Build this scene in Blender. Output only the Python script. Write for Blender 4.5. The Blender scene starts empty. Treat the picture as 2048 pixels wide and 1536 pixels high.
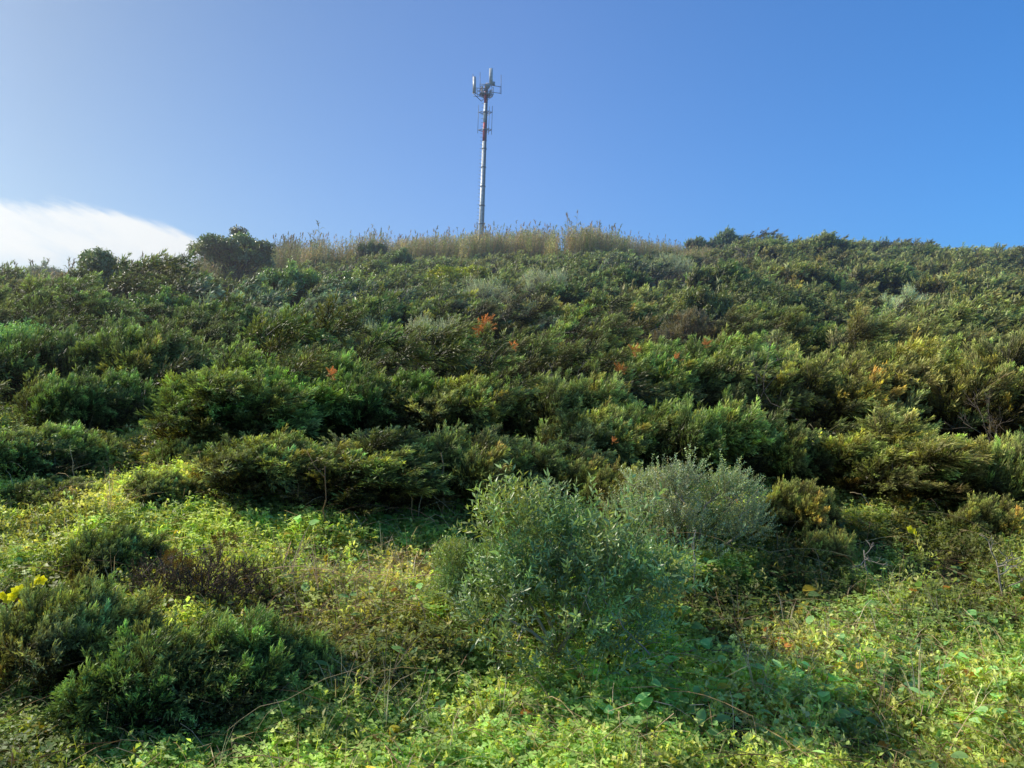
import bpy, math, random
import numpy as np
from mathutils import Vector, Matrix

R0 = np.random.default_rng(7)
scene = bpy.context.scene
COL = scene.collection
rad = math.radians

# ------------------------------------------------------------------ camera
CAM_H = 1.6
HAZE = 0.0030
PITCH, ROLL = rad(1.0), rad(2.0)
F = 1546.0                      # focal length in photo pixels (2048 wide)
fw = np.array([0, math.cos(PITCH), math.sin(PITCH)])
up0 = np.array([0, -math.sin(PITCH), math.cos(PITCH)])
rt0 = np.array([1.0, 0, 0])
rt = rt0 * math.cos(ROLL) + up0 * math.sin(ROLL)
up = -rt0 * math.sin(ROLL) + up0 * math.cos(ROLL)
CP = np.array([0, 0, CAM_H])
cam = bpy.data.cameras.new("camera")
cam.sensor_width = 36.0
cam.lens = 36.0 * F / 2048
cam.clip_start, cam.clip_end = 0.05, 9000
cam_o = bpy.data.objects.new("camera", cam)
COL.objects.link(cam_o)
M = Matrix(((rt[0], up[0], -fw[0], CP[0]), (rt[1], up[1], -fw[1], CP[1]), (rt[2], up[2], -fw[2], CP[2]), (0, 0, 0, 1)))
cam_o.matrix_world = M
scene.camera = cam_o

def ray(px, py):
    """direction of a photo pixel, scaled so that its y component is 1"""
    d = fw + rt * (px - 1024) / F + up * (768 - py) / F
    return d / d[1]

def at_depth(px, py, Y):
    return CP + ray(px, py) * Y

def rows(P):
    """photo pixel of world points (N,3)"""
    q = P - CP
    z = q @ fw
    return 1024 + F * (q @ rt) / z, 768 - F * (q @ up) / z

# ------------------------------------------------------------------ noise + terrain
def _h(ix, iy, s):
    n = (ix.astype(np.int64) * 374761393 + iy.astype(np.int64) * 668265263 + s * 1442695041) & 0xffffffff
    n = ((n ^ (n >> 13)) * 1274126177) & 0xffffffff
    n = ((n ^ (n >> 16)) * 2246822519) & 0xffffffff
    return (n ^ (n >> 15)) / 4294967295.0

def vnoise(x, y, s=0):
    ix, iy = np.floor(x), np.floor(y)
    fx, fy = x - ix, y - iy
    fx, fy = fx * fx * (3 - 2 * fx), fy * fy * (3 - 2 * fy)
    a, b = _h(ix, iy, s), _h(ix + 1, iy, s)
    c, d = _h(ix, iy + 1, s), _h(ix + 1, iy + 1, s)
    return (a + (b - a) * fx) * (1 - fy) + (c + (d - c) * fx) * fy

def fbm(x, y, s=0, o=3):
    r, a = 0.0, 0.5
    for i in range(o):
        r = r + a * vnoise(x * 2 ** i, y * 2 ** i, s + i * 17)
        a *= 0.5
    return r / (1 - 0.5 ** o)

def sstep(a, b, x):
    t = np.clip((x - a) / (b - a), 0, 1)
    return t * t * (3 - 2 * t)

YS = [-400, -20, 0, 3, 4, 5, 6.5, 9, 13, 20, 30, 45, 60, 72, 90, 130, 300, 2000, 6000]
ZS = [-14, -0.6, -0.05, 0.0, 0.17, 0.36, 0.72, 1.15, 1.9, 3.15, 5.0, 8.1, 10.9, 12.3, 12.8, 12.4, 5, -45, -60]
AS = [-2, -0.66, -0.53, -0.4, -0.27, -0.14, 0.0, 0.24, 0.37, 0.5, 0.66, 2]
KS = [0.60, 0.695, 0.77, 0.952, 1.05, 1.12, 1.178, 1.24, 1.276, 1.263, 1.24, 1.1]

def terrain(x, y):
    x = np.asarray(x, float); y = np.asarray(y, float)
    z = np.interp(y, YS, ZS)
    a = x / np.maximum(y, 8)
    k = np.interp(a, AS, KS)
    w = sstep(11, 42, y) * (1 - sstep(200, 900, y))
    z = CAM_H + (z - CAM_H) * (1 + (k - 1) * w)
    near = sstep(1.0, 3.0, y) * (1 - sstep(60, 110, y))
    z = z + 1.5 * (fbm(x * 0.27, y * 0.33, 57, 2) - 0.5) * sstep(8, 17, y) * (1 - sstep(46, 58, y))
    z = z + near * 0.20 * (fbm(x * 0.7, y * 0.7, 3) - 0.5) + near * 0.24 * (fbm(x * 2.3, y * 2.3, 9) - 0.5)
    return z

def ground_at(px, py, ymin=2.2, ymax=85, lift=0.0):
    d = ray(px, py)
    ys = np.concatenate([np.arange(ymin, 14, 0.03), np.arange(14, ymax, 0.15)])
    p = CP + ys[:, None] * d
    g = terrain(p[:, 0], p[:, 1])
    hit = np.nonzero(p[:, 2] <= g + lift)[0]
    i = hit[0] if len(hit) else int(np.argmax((g - p[:, 2]) / ys))
    q = p[i].copy(); q[2] = g[i]
    return q

# ------------------------------------------------------------------ mesh helpers
PL_HI = PL_MID = PL_LO = None
class Geo:
    def __init__(s):
        s.v, s.f, s.c, s.n, s.nv = [], [], [], 0, []
    def add(s, v, f, c, nv=None):
        v = np.asarray(v, float).reshape(-1, 3); f = np.asarray(f, int).reshape(-1, 3)
        c = np.asarray(c, float)
        if c.ndim == 1: c = np.tile(c, (len(v), 1))
        s.v.append(v); s.f.append(f + s.n); s.c.append(c); s.n += len(v)
        s.nv.append(np.zeros((len(v), 3)) if nv is None else nv)
    def mesh(s, name, smooth=False):
        v = np.concatenate(s.v); f = np.concatenate(s.f); c = np.concatenate(s.c)
        me = bpy.data.meshes.new(name)
        me.vertices.add(len(v)); me.vertices.foreach_set("co", v.astype(np.float32).ravel())
        me.loops.add(len(f) * 3); me.loops.foreach_set("vertex_index", f.astype(np.int32).ravel())
        me.polygons.add(len(f))
        me.polygons.foreach_set("loop_start", np.arange(0, len(f) * 3, 3, dtype=np.int32))
        me.polygons.foreach_set("loop_total", np.full(len(f), 3, dtype=np.int32))
        if smooth: me.polygons.foreach_set("use_smooth", np.ones(len(f), dtype=bool))
        at = me.color_attributes.new("col", "FLOAT_COLOR", "POINT")
        c4 = np.ones((len(v), 4), np.float32); c4[:, :3] = c
        at.data.foreach_set("color", c4.ravel())
        nv = np.concatenate(s.nv)
        if np.abs(nv).max() > 0:
            an = me.attributes.new("clump", "FLOAT_VECTOR", "POINT"); an.data.foreach_set("vector", nv.astype(np.float32).ravel())
        me.update(calc_edges=True)
        return me

def nrm(a):
    return a / np.maximum(np.linalg.norm(a, axis=-1, keepdims=True), 1e-9)

def frames(d, spin):
    """rotation matrices (N,3,3) whose third column is d"""
    d = nrm(d)
    ref = np.where(np.abs(d[:, 2:3]) > 0.95, np.array([[1.0, 0, 0]]), np.array([[0, 0, 1.0]]))
    x = nrm(np.cross(ref, d)); y = np.cross(d, x)
    c, s = np.cos(spin)[:, None], np.sin(spin)[:, None]
    return np.stack([x * c + y * s, -x * s + y * c, d], axis=2)

def scatter(geo, temps, pos, d, scale, tint, rng, spin=None, nv=None):
    """copies of templates (v,f,c) at pos, along d"""
    n = len(pos)
    if n == 0: return
    flat = temps is PL_HI or temps is PL_MID or temps is PL_LO
    spin = (rng.normal(0, 0.45, n) if flat else rng.uniform(0, 6.28, n)) if spin is None else spin
    R = frames(d, spin)
    which = rng.integers(0, len(temps), n)
    for k, tp in enumerate(temps):
        v, f, c = tp[:3]
        m = which == k
        if not m.any(): continue
        P = np.einsum('nij,vj->nvi', R[m], v) * np.asarray(scale)[m][:, None, None] + pos[m][:, None, :]
        C = c[None] * tint[m][:, None, :]
        off = (np.arange(m.sum()) * len(v))[:, None, None]
        NV = None
        if nv is not None:
            NV = np.repeat(nv[m], len(v), axis=0)
            if len(tp) > 3: NV = nrm(NV * 0.75 + np.einsum('nij,vj->nvi', R[m], tp[3]).reshape(-1, 3))
        geo.add(P.reshape(-1, 3), (f[None] + off).reshape(-1, 3), C.reshape(-1, 3), NV)

def tube(geo, pts, radii, col, sides=5):
    pts = np.asarray(pts, float)
    d = np.gradient(pts, axis=0)
    R = frames(d, np.zeros(len(pts)))
    # keep frames from twisting
    for i in range(1, len(pts)):
        x = R[i - 1][:, 0] - np.dot(R[i - 1][:, 0], R[i][:, 2]) * R[i][:, 2]
        x /= max(np.linalg.norm(x), 1e-9)
        R[i] = np.stack([x, np.cross(R[i][:, 2], x), R[i][:, 2]], axis=1)
    a = np.arange(sides) * 2 * math.pi / sides
    ring = np.stack([np.cos(a), np.sin(a), 0 * a], 1)
    V = np.concatenate([pts[i] + (ring @ R[i].T) * radii[i] for i in range(len(pts))])
    f = []
    for i in range(len(pts) - 1):
        for j in range(sides):
            A, B = i * sides + j, i * sides + (j + 1) % sides
            f += [(A, B, B + sides), (A, B + sides, A + sides)]
    for i, s in ((0, -1), (len(pts) - 1, 1)):
        for j in range(1, sides - 1):
            t = (i * sides, i * sides + j, i * sides + j + 1)
            f.append(t if s > 0 else t[::-1])
    geo.add(V, f, col)

def box(geo, c, s, col, R=None):
    c = np.asarray(c, float); s = np.asarray(s, float) / 2
    v = np.array([(x, y, z) for x in (-1, 1) for y in (-1, 1) for z in (-1, 1)], float) * s
    if R is not None: v = v @ R.T
    q = [(0, 1, 3, 2), (4, 6, 7, 5), (0, 4, 5, 1), (2, 3, 7, 6), (0, 2, 6, 4), (1, 5, 7, 3)]
    f = []
    for a, b, cc, d in q: f += [(a, b, cc), (a, cc, d)]
    geo.add(v + c, f, col)

def obj(name, mesh, mats, parent=None, loc=(0, 0, 0), rotz=0, scale=(1, 1, 1)):
    o = bpy.data.objects.new(name, mesh)
    COL.objects.link(o)
    if mesh is not None and len(mesh.materials) == 0:
        for m in (mats if isinstance(mats, (list, tuple)) else [mats]): mesh.materials.append(m)
    o.location = loc; o.rotation_euler = (0, 0, rotz); o.scale = scale
    if parent: o.parent = parent
    return o

def tag(o, label=None, cat=None, group=None, kind=None):
    if label: o["label"] = label
    if cat: o["category"] = cat
    if group: o["group"] = group
    if kind: o["kind"] = kind
    return o

# ------------------------------------------------------------------ materials
def new_mat(name):
    m = bpy.data.materials.new(name); m.use_nodes = True
    nt = m.node_tree; nt.nodes.clear()
    return m, nt, nt.nodes, nt.links

def leaf_mat(name, transl=0.3, rough=0.5, spec=0.25, tcol=(1.25, 1.25, 0.55), noise_scale=9.0, vary=0.35, clump=0.0):
    m, nt, N, L = new_mat(name)
    out = N.new("ShaderNodeOutputMaterial")
    at = N.new("ShaderNodeAttribute"); at.attribute_name = "col"
    oi = N.new("ShaderNodeObjectInfo")
    mul = N.new("ShaderNodeMix"); mul.data_type = 'RGBA'; mul.blend_type = 'MULTIPLY'; mul.inputs[0].default_value = 1
    L.new(at.outputs["Color"], mul.inputs[6]); L.new(oi.outputs["Color"], mul.inputs[7])
    geo = N.new("ShaderNodeNewGeometry")
    no = N.new("ShaderNodeTexNoise"); no.inputs["Scale"].default_value = noise_scale; no.inputs["Detail"].default_value = 2
    L.new(geo.outputs["Position"], no.inputs["Vector"])
    mr = N.new("ShaderNodeMapRange"); mr.inputs[1].default_value = 0.3; mr.inputs[2].default_value = 0.7
    mr.inputs[3].default_value = 1 - vary; mr.inputs[4].default_value = 1 + vary
    L.new(no.outputs["Fac"], mr.inputs[0])
    m2 = N.new("ShaderNodeVectorMath"); m2.operation = 'SCALE'
    L.new(mul.outputs[2], m2.inputs[0]); L.new(mr.outputs[0], m2.inputs["Scale"])
    pb = N.new("ShaderNodeBsdfPrincipled")
    pb.inputs["Roughness"].default_value = rough
    pb.inputs["Specular IOR Level"].default_value = spec
    L.new(m2.outputs[0], pb.inputs["Base Color"])
    tc = N.new("ShaderNodeVectorMath"); tc.operation = 'MULTIPLY'; tc.inputs[1].default_value = tcol
    L.new(m2.outputs[0], tc.inputs[0])
    tr = N.new("ShaderNodeBsdfTranslucent"); L.new(tc.outputs[0], tr.inputs["Color"])
    if clump:      # leaves shade partly with the roundness of the clump they sit on
        ca = N.new("ShaderNodeAttribute"); ca.attribute_name = "clump"
        vt = N.new("ShaderNodeVectorTransform"); vt.vector_type = 'VECTOR'; vt.convert_from = 'OBJECT'; vt.convert_to = 'WORLD'
        L.new(ca.outputs["Vector"], vt.inputs[0])
        vs = N.new("ShaderNodeVectorMath"); vs.operation = 'SCALE'; vs.inputs["Scale"].default_value = clump; L.new(vt.outputs[0], vs.inputs[0])
        ge = N.new("ShaderNodeVectorMath"); ge.operation = 'SCALE'; ge.inputs["Scale"].default_value = 1 - clump; L.new(geo.outputs["Normal"], ge.inputs[0])
        va = N.new("ShaderNodeVectorMath"); va.operation = 'ADD'; L.new(vs.outputs[0], va.inputs[0]); L.new(ge.outputs[0], va.inputs[1])
        vn = N.new("ShaderNodeVectorMath"); vn.operation = 'NORMALIZE'; L.new(va.outputs[0], vn.inputs[0])
        L.new(vn.outputs[0], pb.inputs["Normal"])
    mx = N.new("ShaderNodeMixShader"); mx.inputs[0].default_value = transl
    L.new(pb.outputs[0], mx.inputs[1]); L.new(tr.outputs[0], mx.inputs[2])
    L.new(mx.outputs[0], out.inputs["Surface"])
    return m

M_JUN = leaf_mat("juniper_foliage", 0.22, 0.5, 0.28, (1.25, 1.3, 0.5), 5.0, 0.3, 0.2)
M_LEAF = leaf_mat("broad_leaf", 0.28, 0.36, 0.55, (1.3, 1.35, 0.5), 9.0, 0.3, 0.15)
M_HERB = leaf_mat("herb_leaf", 0.45, 0.5, 0.28, (1.3, 1.3, 0.45), 6.0, 0.3, 0.5)
M_DRY = leaf_mat("dry_stalk", 0.25, 0.6, 0.2, (1.2, 1.1, 0.8))
M_PETAL = leaf_mat("yellow_petal", 0.5, 0.5, 0.2, (1.05, 1.1, 0.6), 20, 0.1)

def bark_mat():
    m, nt, N, L = new_mat("bark")
    out = N.new("ShaderNodeOutputMaterial"); pb = N.new("ShaderNodeBsdfPrincipled")
    at = N.new("ShaderNodeAttribute"); at.attribute_name = "col"
    no = N.new("ShaderNodeTexNoise"); no.inputs["Scale"].default_value = 60; no.inputs["Detail"].default_value = 4
    tc = N.new("ShaderNodeTexCoord"); L.new(tc.outputs["Object"], no.inputs["Vector"])
    mr = N.new("ShaderNodeMapRange"); mr.inputs[3].default_value = 0.5; mr.inputs[4].default_value = 1.5
    L.new(no.outputs["Fac"], mr.inputs[0])
    sc = N.new("ShaderNodeVectorMath"); sc.operation = 'SCALE'
    L.new(at.outputs["Color"], sc.inputs[0]); L.new(mr.outputs[0], sc.inputs["Scale"])
    L.new(sc.outputs[0], pb.inputs["Base Color"]); pb.inputs["Roughness"].default_value = 0.85
    bp = N.new("ShaderNodeBump"); bp.inputs["Strength"].default_value = 0.4; bp.inputs["Distance"].default_value = 0.01
    L.new(no.outputs["Fac"], bp.inputs["Height"]); L.new(bp.outputs[0], pb.inputs["Normal"])
    L.new(pb.outputs[0], out.inputs["Surface"])
    return m
M_BARK = bark_mat()

def ground_mat():
    m, nt, N, L = new_mat("soil_and_litter")
    out = N.new("ShaderNodeOutputMaterial"); pb = N.new("ShaderNodeBsdfPrincipled")
    geo = N.new("ShaderNodeNewGeometry")
    n1 = N.new("ShaderNodeTexNoise"); n1.inputs["Scale"].default_value = 1.3; n1.inputs["Detail"].default_value = 8
    n2 = N.new("ShaderNodeTexNoise"); n2.inputs["Scale"].default_value = 45; n2.inputs["Detail"].default_value = 5
    for n in (n1, n2): L.new(geo.outputs["Position"], n.inputs["Vector"])
    cr = N.new("ShaderNodeValToRGB")
    e = cr.color_ramp.elements
    e[0].position, e[0].color = 0.35, (0.035, 0.036, 0.018, 1)
    e[1].position, e[1].color = 0.7, (0.17, 0.13, 0.08, 1)
    mid = e.new(0.52); mid.color = (0.075, 0.070, 0.035, 1)
    ad = N.new("ShaderNodeMath"); ad.operation = 'MULTIPLY_ADD'; ad.inputs[1].default_value = 0.6; 
    L.new(n2.outputs["Fac"], ad.inputs[0])
    hf = N.new("ShaderNodeMath"); hf.operation = 'MULTIPLY_ADD'; hf.inputs[1].default_value = 0.5; hf.inputs[2].default_value = -0.05
    L.new(n1.outputs["Fac"], hf.inputs[0]); L.new(hf.outputs[0], ad.inputs[2])
    L.new(ad.outputs[0], cr.inputs[0])
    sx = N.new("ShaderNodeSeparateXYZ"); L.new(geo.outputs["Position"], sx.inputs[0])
    thicket_shade = N.new("ShaderNodeMapRange"); thicket_shade.inputs[1].default_value = 7.0; thicket_shade.inputs[2].default_value = 11.0; thicket_shade.inputs[3].default_value = 1.0; thicket_shade.inputs[4].default_value = 0.16  # soil colour scaled down upslope, painting the shade under the thicket
    L.new(sx.outputs[1], thicket_shade.inputs[0])
    sv = N.new("ShaderNodeVectorMath"); sv.operation = 'SCALE'; L.new(cr.outputs[0], sv.inputs[0]); L.new(thicket_shade.outputs[0], sv.inputs["Scale"])
    L.new(sv.outputs[0], pb.inputs["Base Color"])
    pb.inputs["Roughness"].default_value = 0.95; pb.inputs["Specular IOR Level"].default_value = 0.1
    bp = N.new("ShaderNodeBump"); bp.inputs["Strength"].default_value = 0.8; bp.inputs["Distance"].default_value = 0.03
    L.new(n2.outputs["Fac"], bp.inputs["Height"]); L.new(bp.outputs[0], pb.inputs["Normal"])
    L.new(pb.outputs[0], out.inputs["Surface"])
    return m
M_GROUND = ground_mat()

def metal_mat(name, metallic=0.3, rough=0.45):
    m, nt, N, L = new_mat(name)
    out = N.new("ShaderNodeOutputMaterial"); pb = N.new("ShaderNodeBsdfPrincipled")
    at = N.new("ShaderNodeAttribute"); at.attribute_name = "col"
    no = N.new("ShaderNodeTexNoise"); no.inputs["Scale"].default_value = 3.5; no.inputs["Detail"].default_value = 6
    tc = N.new("ShaderNodeTexCoord"); L.new(tc.outputs["Object"], no.inputs["Vector"])
    mr = N.new("ShaderNodeMapRange"); mr.inputs[1].default_value = 0.3; mr.inputs[2].default_value = 0.7
    mr.inputs[3].default_value = 0.75; mr.inputs[4].default_value = 1.15
    L.new(no.outputs["Fac"], mr.inputs[0])
    sc = N.new("ShaderNodeVectorMath"); sc.operation = 'SCALE'
    L.new(at.outputs["Color"], sc.inputs[0]); L.new(mr.outputs[0], sc.inputs["Scale"])
    L.new(sc.outputs[0], pb.inputs["Base Color"])
    pb.inputs["Metallic"].default_value = metallic; pb.inputs["Roughness"].default_value = rough
    L.new(pb.outputs[0], out.inputs["Surface"])
    return m
M_STEEL = metal_mat("galvanised_steel", 0.1, 0.5)
M_PAINT = metal_mat("weathered_paint", 0.0, 0.5)

# ------------------------------------------------------------------ sky + sun
SUN_AZ, SUN_EL = rad(-64), rad(33)     # azimuth from +Y, clockwise positive
w = bpy.data.worlds.new("World"); scene.world = w; w.use_nodes = True
nt = w.node_tree; N, L = nt.nodes, nt.links; N.clear()
out = N.new("ShaderNodeOutputWorld"); bg = N.new("ShaderNodeBackground"); bg.inputs[1].default_value = 1.0
sky = N.new("ShaderNodeTexSky"); sky.sky_type = 'NISHITA'; sky.sun_disc = False
sky.sun_elevation = SUN_EL; sky.sun_rotation = SUN_AZ
sky.altitude = 50; sky.air_density = 1.0; sky.dust_density = 0.6; sky.ozone_density = 2.2
SKY_STR = 0.11
sc_ = N.new("ShaderNodeVectorMath"); sc_.operation = 'SCALE'; sc_.inputs["Scale"].default_value = SKY_STR
L.new(sky.outputs[0], sc_.inputs[0])
tnt = N.new("ShaderNodeVectorMath"); tnt.operation = 'MULTIPLY'; 
L.new(sc_.outputs[0], tnt.inputs[0])
tc = N.new("ShaderNodeTexCoord"); sp = N.new("ShaderNodeSeparateXYZ"); L.new(tc.outputs["Generated"], sp.inputs[0])
def mth(op, a, b=None, c=None, clamp=False):
    n = N.new("ShaderNodeMath"); n.operation = op; n.use_clamp = clamp
    for i, q in enumerate((a, b, c)):
        if q is None: continue
        if isinstance(q, (int, float)): n.inputs[i].default_value = q
        else: L.new(q, n.inputs[i])
    return n.outputs[0]
hyp = mth('SQRT', mth('ADD', mth('MULTIPLY', sp.outputs[0], sp.outputs[0]), mth('MULTIPLY_ADD', sp.outputs[1], sp.outputs[1], 0.0001)))
side = mth('MULTIPLY_ADD', mth('DIVIDE', sp.outputs[0], hyp), 0.5, 0.5)
ramp = N.new("ShaderNodeValToRGB"); L.new(side, ramp.inputs[0])     # deeper, cleaner blue away from the sun
SKYT = [(0.0, (0.74, 0.85, 0.93)), (0.235, (0.74, 0.85, 0.93)), (0.5, (0.82, 1.10, 1.50)), (0.765, (0.55, 1.22, 1.90)), (1.0, (0.5, 1.2, 1.9))]
e_ = ramp.color_ramp.elements
while len(e_) < len(SKYT): e_.new(0.5)
for k_, (p_, c_) in enumerate(SKYT): e_[k_].position = p_; e_[k_].color = (*[q_ / 2 for q_ in c_], 1)
tn2 = N.new("ShaderNodeVectorMath"); tn2.operation = 'SCALE'; tn2.inputs["Scale"].default_value = 2.0
L.new(ramp.outputs[0], tn2.inputs[0]); L.new(tn2.outputs[0], tnt.inputs[1])
ysafe = mth('MAXIMUM', sp.outputs[1], 0.05)
A = mth('DIVIDE', sp.outputs[0], ysafe); T = mth('DIVIDE', sp.outputs[2], ysafe)
cb = N.new("ShaderNodeCombineXYZ"); L.new(A, cb.inputs[0]); L.new(mth('MULTIPLY_ADD', T, 3.2, mth('MULTIPLY', A, 1.2)), cb.inputs[1])
nz = N.new("ShaderNodeTexNoise"); nz.inputs["Scale"].default_value = 5; nz.inputs["Detail"].default_value = 8; nz.inputs["Roughness"].default_value = 0.62
L.new(cb.outputs[0], nz.inputs["Vector"])
nzc = mth('SUBTRACT', nz.outputs["Fac"], 0.5)
q = mth('MAXIMUM', mth('ADD', A, 0.62), 0.0)
tup = mth('SUBTRACT', 0.236, mth('MULTIPLY', mth('MULTIPLY', q, q), 1.0))
edge = mth('ADD', mth('SUBTRACT', tup, T), mth('MULTIPLY', nzc, 0.085))
def mrange(x, a, b, c=0.0, d=1.0):
    n = N.new("ShaderNodeMapRange"); n.interpolation_type = 'SMOOTHSTEP'
    L.new(x, n.inputs[0])
    for i, q_ in enumerate((a, b, c, d)): n.inputs[i + 1].default_value = q_
    return n.outputs[0]
m_up = mrange(edge, -0.004, 0.020)
low = mth('SUBTRACT', T, mth('MULTIPLY_ADD', A, 0.02, 0.165))
m_lo = mrange(mth('ADD', low, mth('MULTIPLY', nzc, 0.03)), -0.03, 0.025, 0.35, 1.0)
m_a = mrange(A, -0.34, -0.43)
cm = mth('MULTIPLY', mth('MULTIPLY', m_up, m_lo), mth('MULTIPLY', m_a, mth('GREATER_THAN', sp.outputs[1], 0.05)))
cm = mth('MULTIPLY', cm, mrange(nz.outputs["Fac"], 0.3, 0.6, 0.70, 1.0))
mix = N.new("ShaderNodeMix"); mix.data_type = 'RGBA'
mix.inputs[7].default_value = (0.96, 0.99, 1.0, 1)
L.new(cm, mix.inputs[0]); L.new(tnt.outputs[0], mix.inputs[6])
L.new(mix.outputs[2], bg.inputs[0]); L.new(bg.outputs[0], out.inputs[0])

sd = bpy.data.lights.new("sun", 'SUN'); sd.energy = 5.0; sd.angle = rad(0.55); sd.color = (1.0, 0.93, 0.79)
so = bpy.data.objects.new("sun", sd); COL.objects.link(so)
sdir = Vector((math.sin(SUN_AZ) * math.cos(SUN_EL), math.cos(SUN_AZ) * math.cos(SUN_EL), math.sin(SUN_EL)))
so.rotation_euler = sdir.to_track_quat('Z', 'Y').to_euler()
so.location = (-30, 20, 30)

scene.view_settings.view_transform = 'Standard'; scene.view_settings.look = 'None'
scene.view_settings.exposure = 0; scene.view_settings.gamma = 1
scene.cycles.max_bounces = 6; scene.cycles.diffuse_bounces = 3; scene.cycles.glossy_bounces = 2
scene.cycles.transmission_bounces = 4; scene.cycles.transparent_max_bounces = 4
scene.cycles.use_denoising = True
scene.cycles.denoiser = 'OPENIMAGEDENOISE'
scene.cycles.denoising_input_passes = 'RGB_ALBEDO_NORMAL'
scene.cycles.denoising_prefilter = 'ACCURATE'
scene.cycles.sample_clamp_indirect = 1.5
scene.cycles.sample_clamp_direct = 6

# ------------------------------------------------------------------ thin haze volume added for a lens-veil glow towards the sun
hm_, hnt, HN, HL = new_mat("added_haze")
ho_ = HN.new("ShaderNodeOutputMaterial"); vs_ = HN.new("ShaderNodeVolumeScatter")
vs_.inputs["Color"].default_value = (1, 1, 1, 1); vs_.inputs["Density"].default_value = HAZE; vs_.inputs["Anisotropy"].default_value = 0.8
HL.new(vs_.outputs[0], ho_.inputs["Volume"])
g = Geo(); box(g, (0, 50, 5), (260, 86, 24), (1, 1, 1))
tag(obj("haze", g.mesh("haze"), hm_), "thin haze volume added to brighten the air towards the sun", None, None, "stuff")

# ------------------------------------------------------------------ ground sheet
def grid_axis(bp):
    out = []
    for a, b, s in bp: out.append(np.arange(a, b, s))
    out.append([bp[-1][1]])
    return np.concatenate(out)
gx = grid_axis([(-6000, -600, 600), (-600, -100, 50), (-100, -20, 4), (-20, -6, 0.5), (-6, 6, 0.09), (6, 20, 0.5), (20, 100, 4), (100, 600, 50), (600, 6000, 600)])
gy = grid_axis([(-400, -20, 40), (-20, 0, 2), (0, 2, 0.25), (2, 10, 0.09), (10, 30, 0.4), (30, 100, 1.0), (100, 300, 8), (300, 2000, 100), (2000, 6000, 500)])
X, Y = np.meshgrid(gx, gy)
Z = terrain(X, Y)
nx = len(gx)
g = Geo()
i, j = np.meshgrid(np.arange(len(gy) - 1), np.arange(nx - 1), indexing='ij')
a = (i * nx + j).ravel()
fc = np.concatenate([np.stack([a, a + 1, a + nx + 1], 1), np.stack([a, a + nx + 1, a + nx], 1)])
g.add(np.stack([X.ravel(), Y.ravel(), Z.ravel()], 1), fc, (1, 1, 1))
tag(obj("ground", g.mesh("ground", True), M_GROUND), "soil of the hillside under the plants, with shade painted in below the thicket", None, None, "structure")

# ------------------------------------------------------------------ leaf and spray templates (unit length along +Z)
def T_(v, f, c): return (np.array(v, float), np.array(f, int), np.array(c, float))

def juniper_spray(rng, nodes, per, leaves, ll, lw, stem=True):
    v, f, c = [], [], []
    bend = rng.uniform(-0.25, 0.25, 2)
    def ax(t): return np.array([bend[0] * t * t, bend[1] * t * t, t])
    if stem:
        n = len(v)
        for t in (0, 0.9):
            v += [ax(t) + (0.012, 0, 0), ax(t) + (-0.012, 0, 0)]; c += [(0.5, 0.38, 0.4)] * 2
        f += [(n, n + 1, n + 3), (n, n + 3, n + 2)]
    k = rng.uniform(0, 6.28)
    for i in range(nodes):
        t = (i + 0.5) / nodes
        for j in range(per):
            k += 2.4
            flat = np.array([math.cos(k), 0.55 * math.sin(k), 0])
            b = nrm(flat * rng.uniform(0.6, 1.0) + np.array([0, 0, rng.uniform(0.8, 1.3)]))
            Lb = (0.44 * (1 - t) + 0.07) * rng.uniform(0.7, 1.2)
            br = rng.uniform(0.75, 1.2)
            for m in range(leaves):
                s = (m + 0.6) / leaves
                p = ax(t * 0.95) + b * Lb * s + np.array([0, 0, 0.06 * s * s])
                dd = nrm(b + rng.normal(0, 0.26, 3) + np.array([0, 0, 0.25]))
                sd_ = nrm(np.cross(dd, rng.normal(0, 1, 3)))
                l_, w_ = ll * rng.uniform(0.7, 1.3), lw * rng.uniform(0.7, 1.3)
                n = len(v)
                v += [p - sd_ * w_ / 2, p + sd_ * w_ / 2, p + dd * l_]
                f.append((n, n + 1, n + 2))
                e = br * (0.55 + 0.45 * (0.5 * t + 0.5 * s))
                c += [(e * 0.85, e * 0.9, e * 0.9), (e * 0.85, e * 0.9, e * 0.9), (e * 1.12, e * 1.1, e)]
    return T_(v, f, c)

def leaf4(v, f, c, p, d, up_, l, wd, col, fold=0.25):
    s = nrm(np.cross(d, up_)); u = nrm(np.cross(s, d))
    n = len(v)
    v += [p, p + d * l * 0.45 + s * wd / 2 + u * fold * wd, p + d * l, p + d * l * 0.45 - s * wd / 2 + u * fold * wd]
    f += [(n, n + 1, n + 2), (n, n + 2, n + 3)]
    col = np.asarray(col, float)
    c += [col * 0.9, col, col * 1.08, col]

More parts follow.
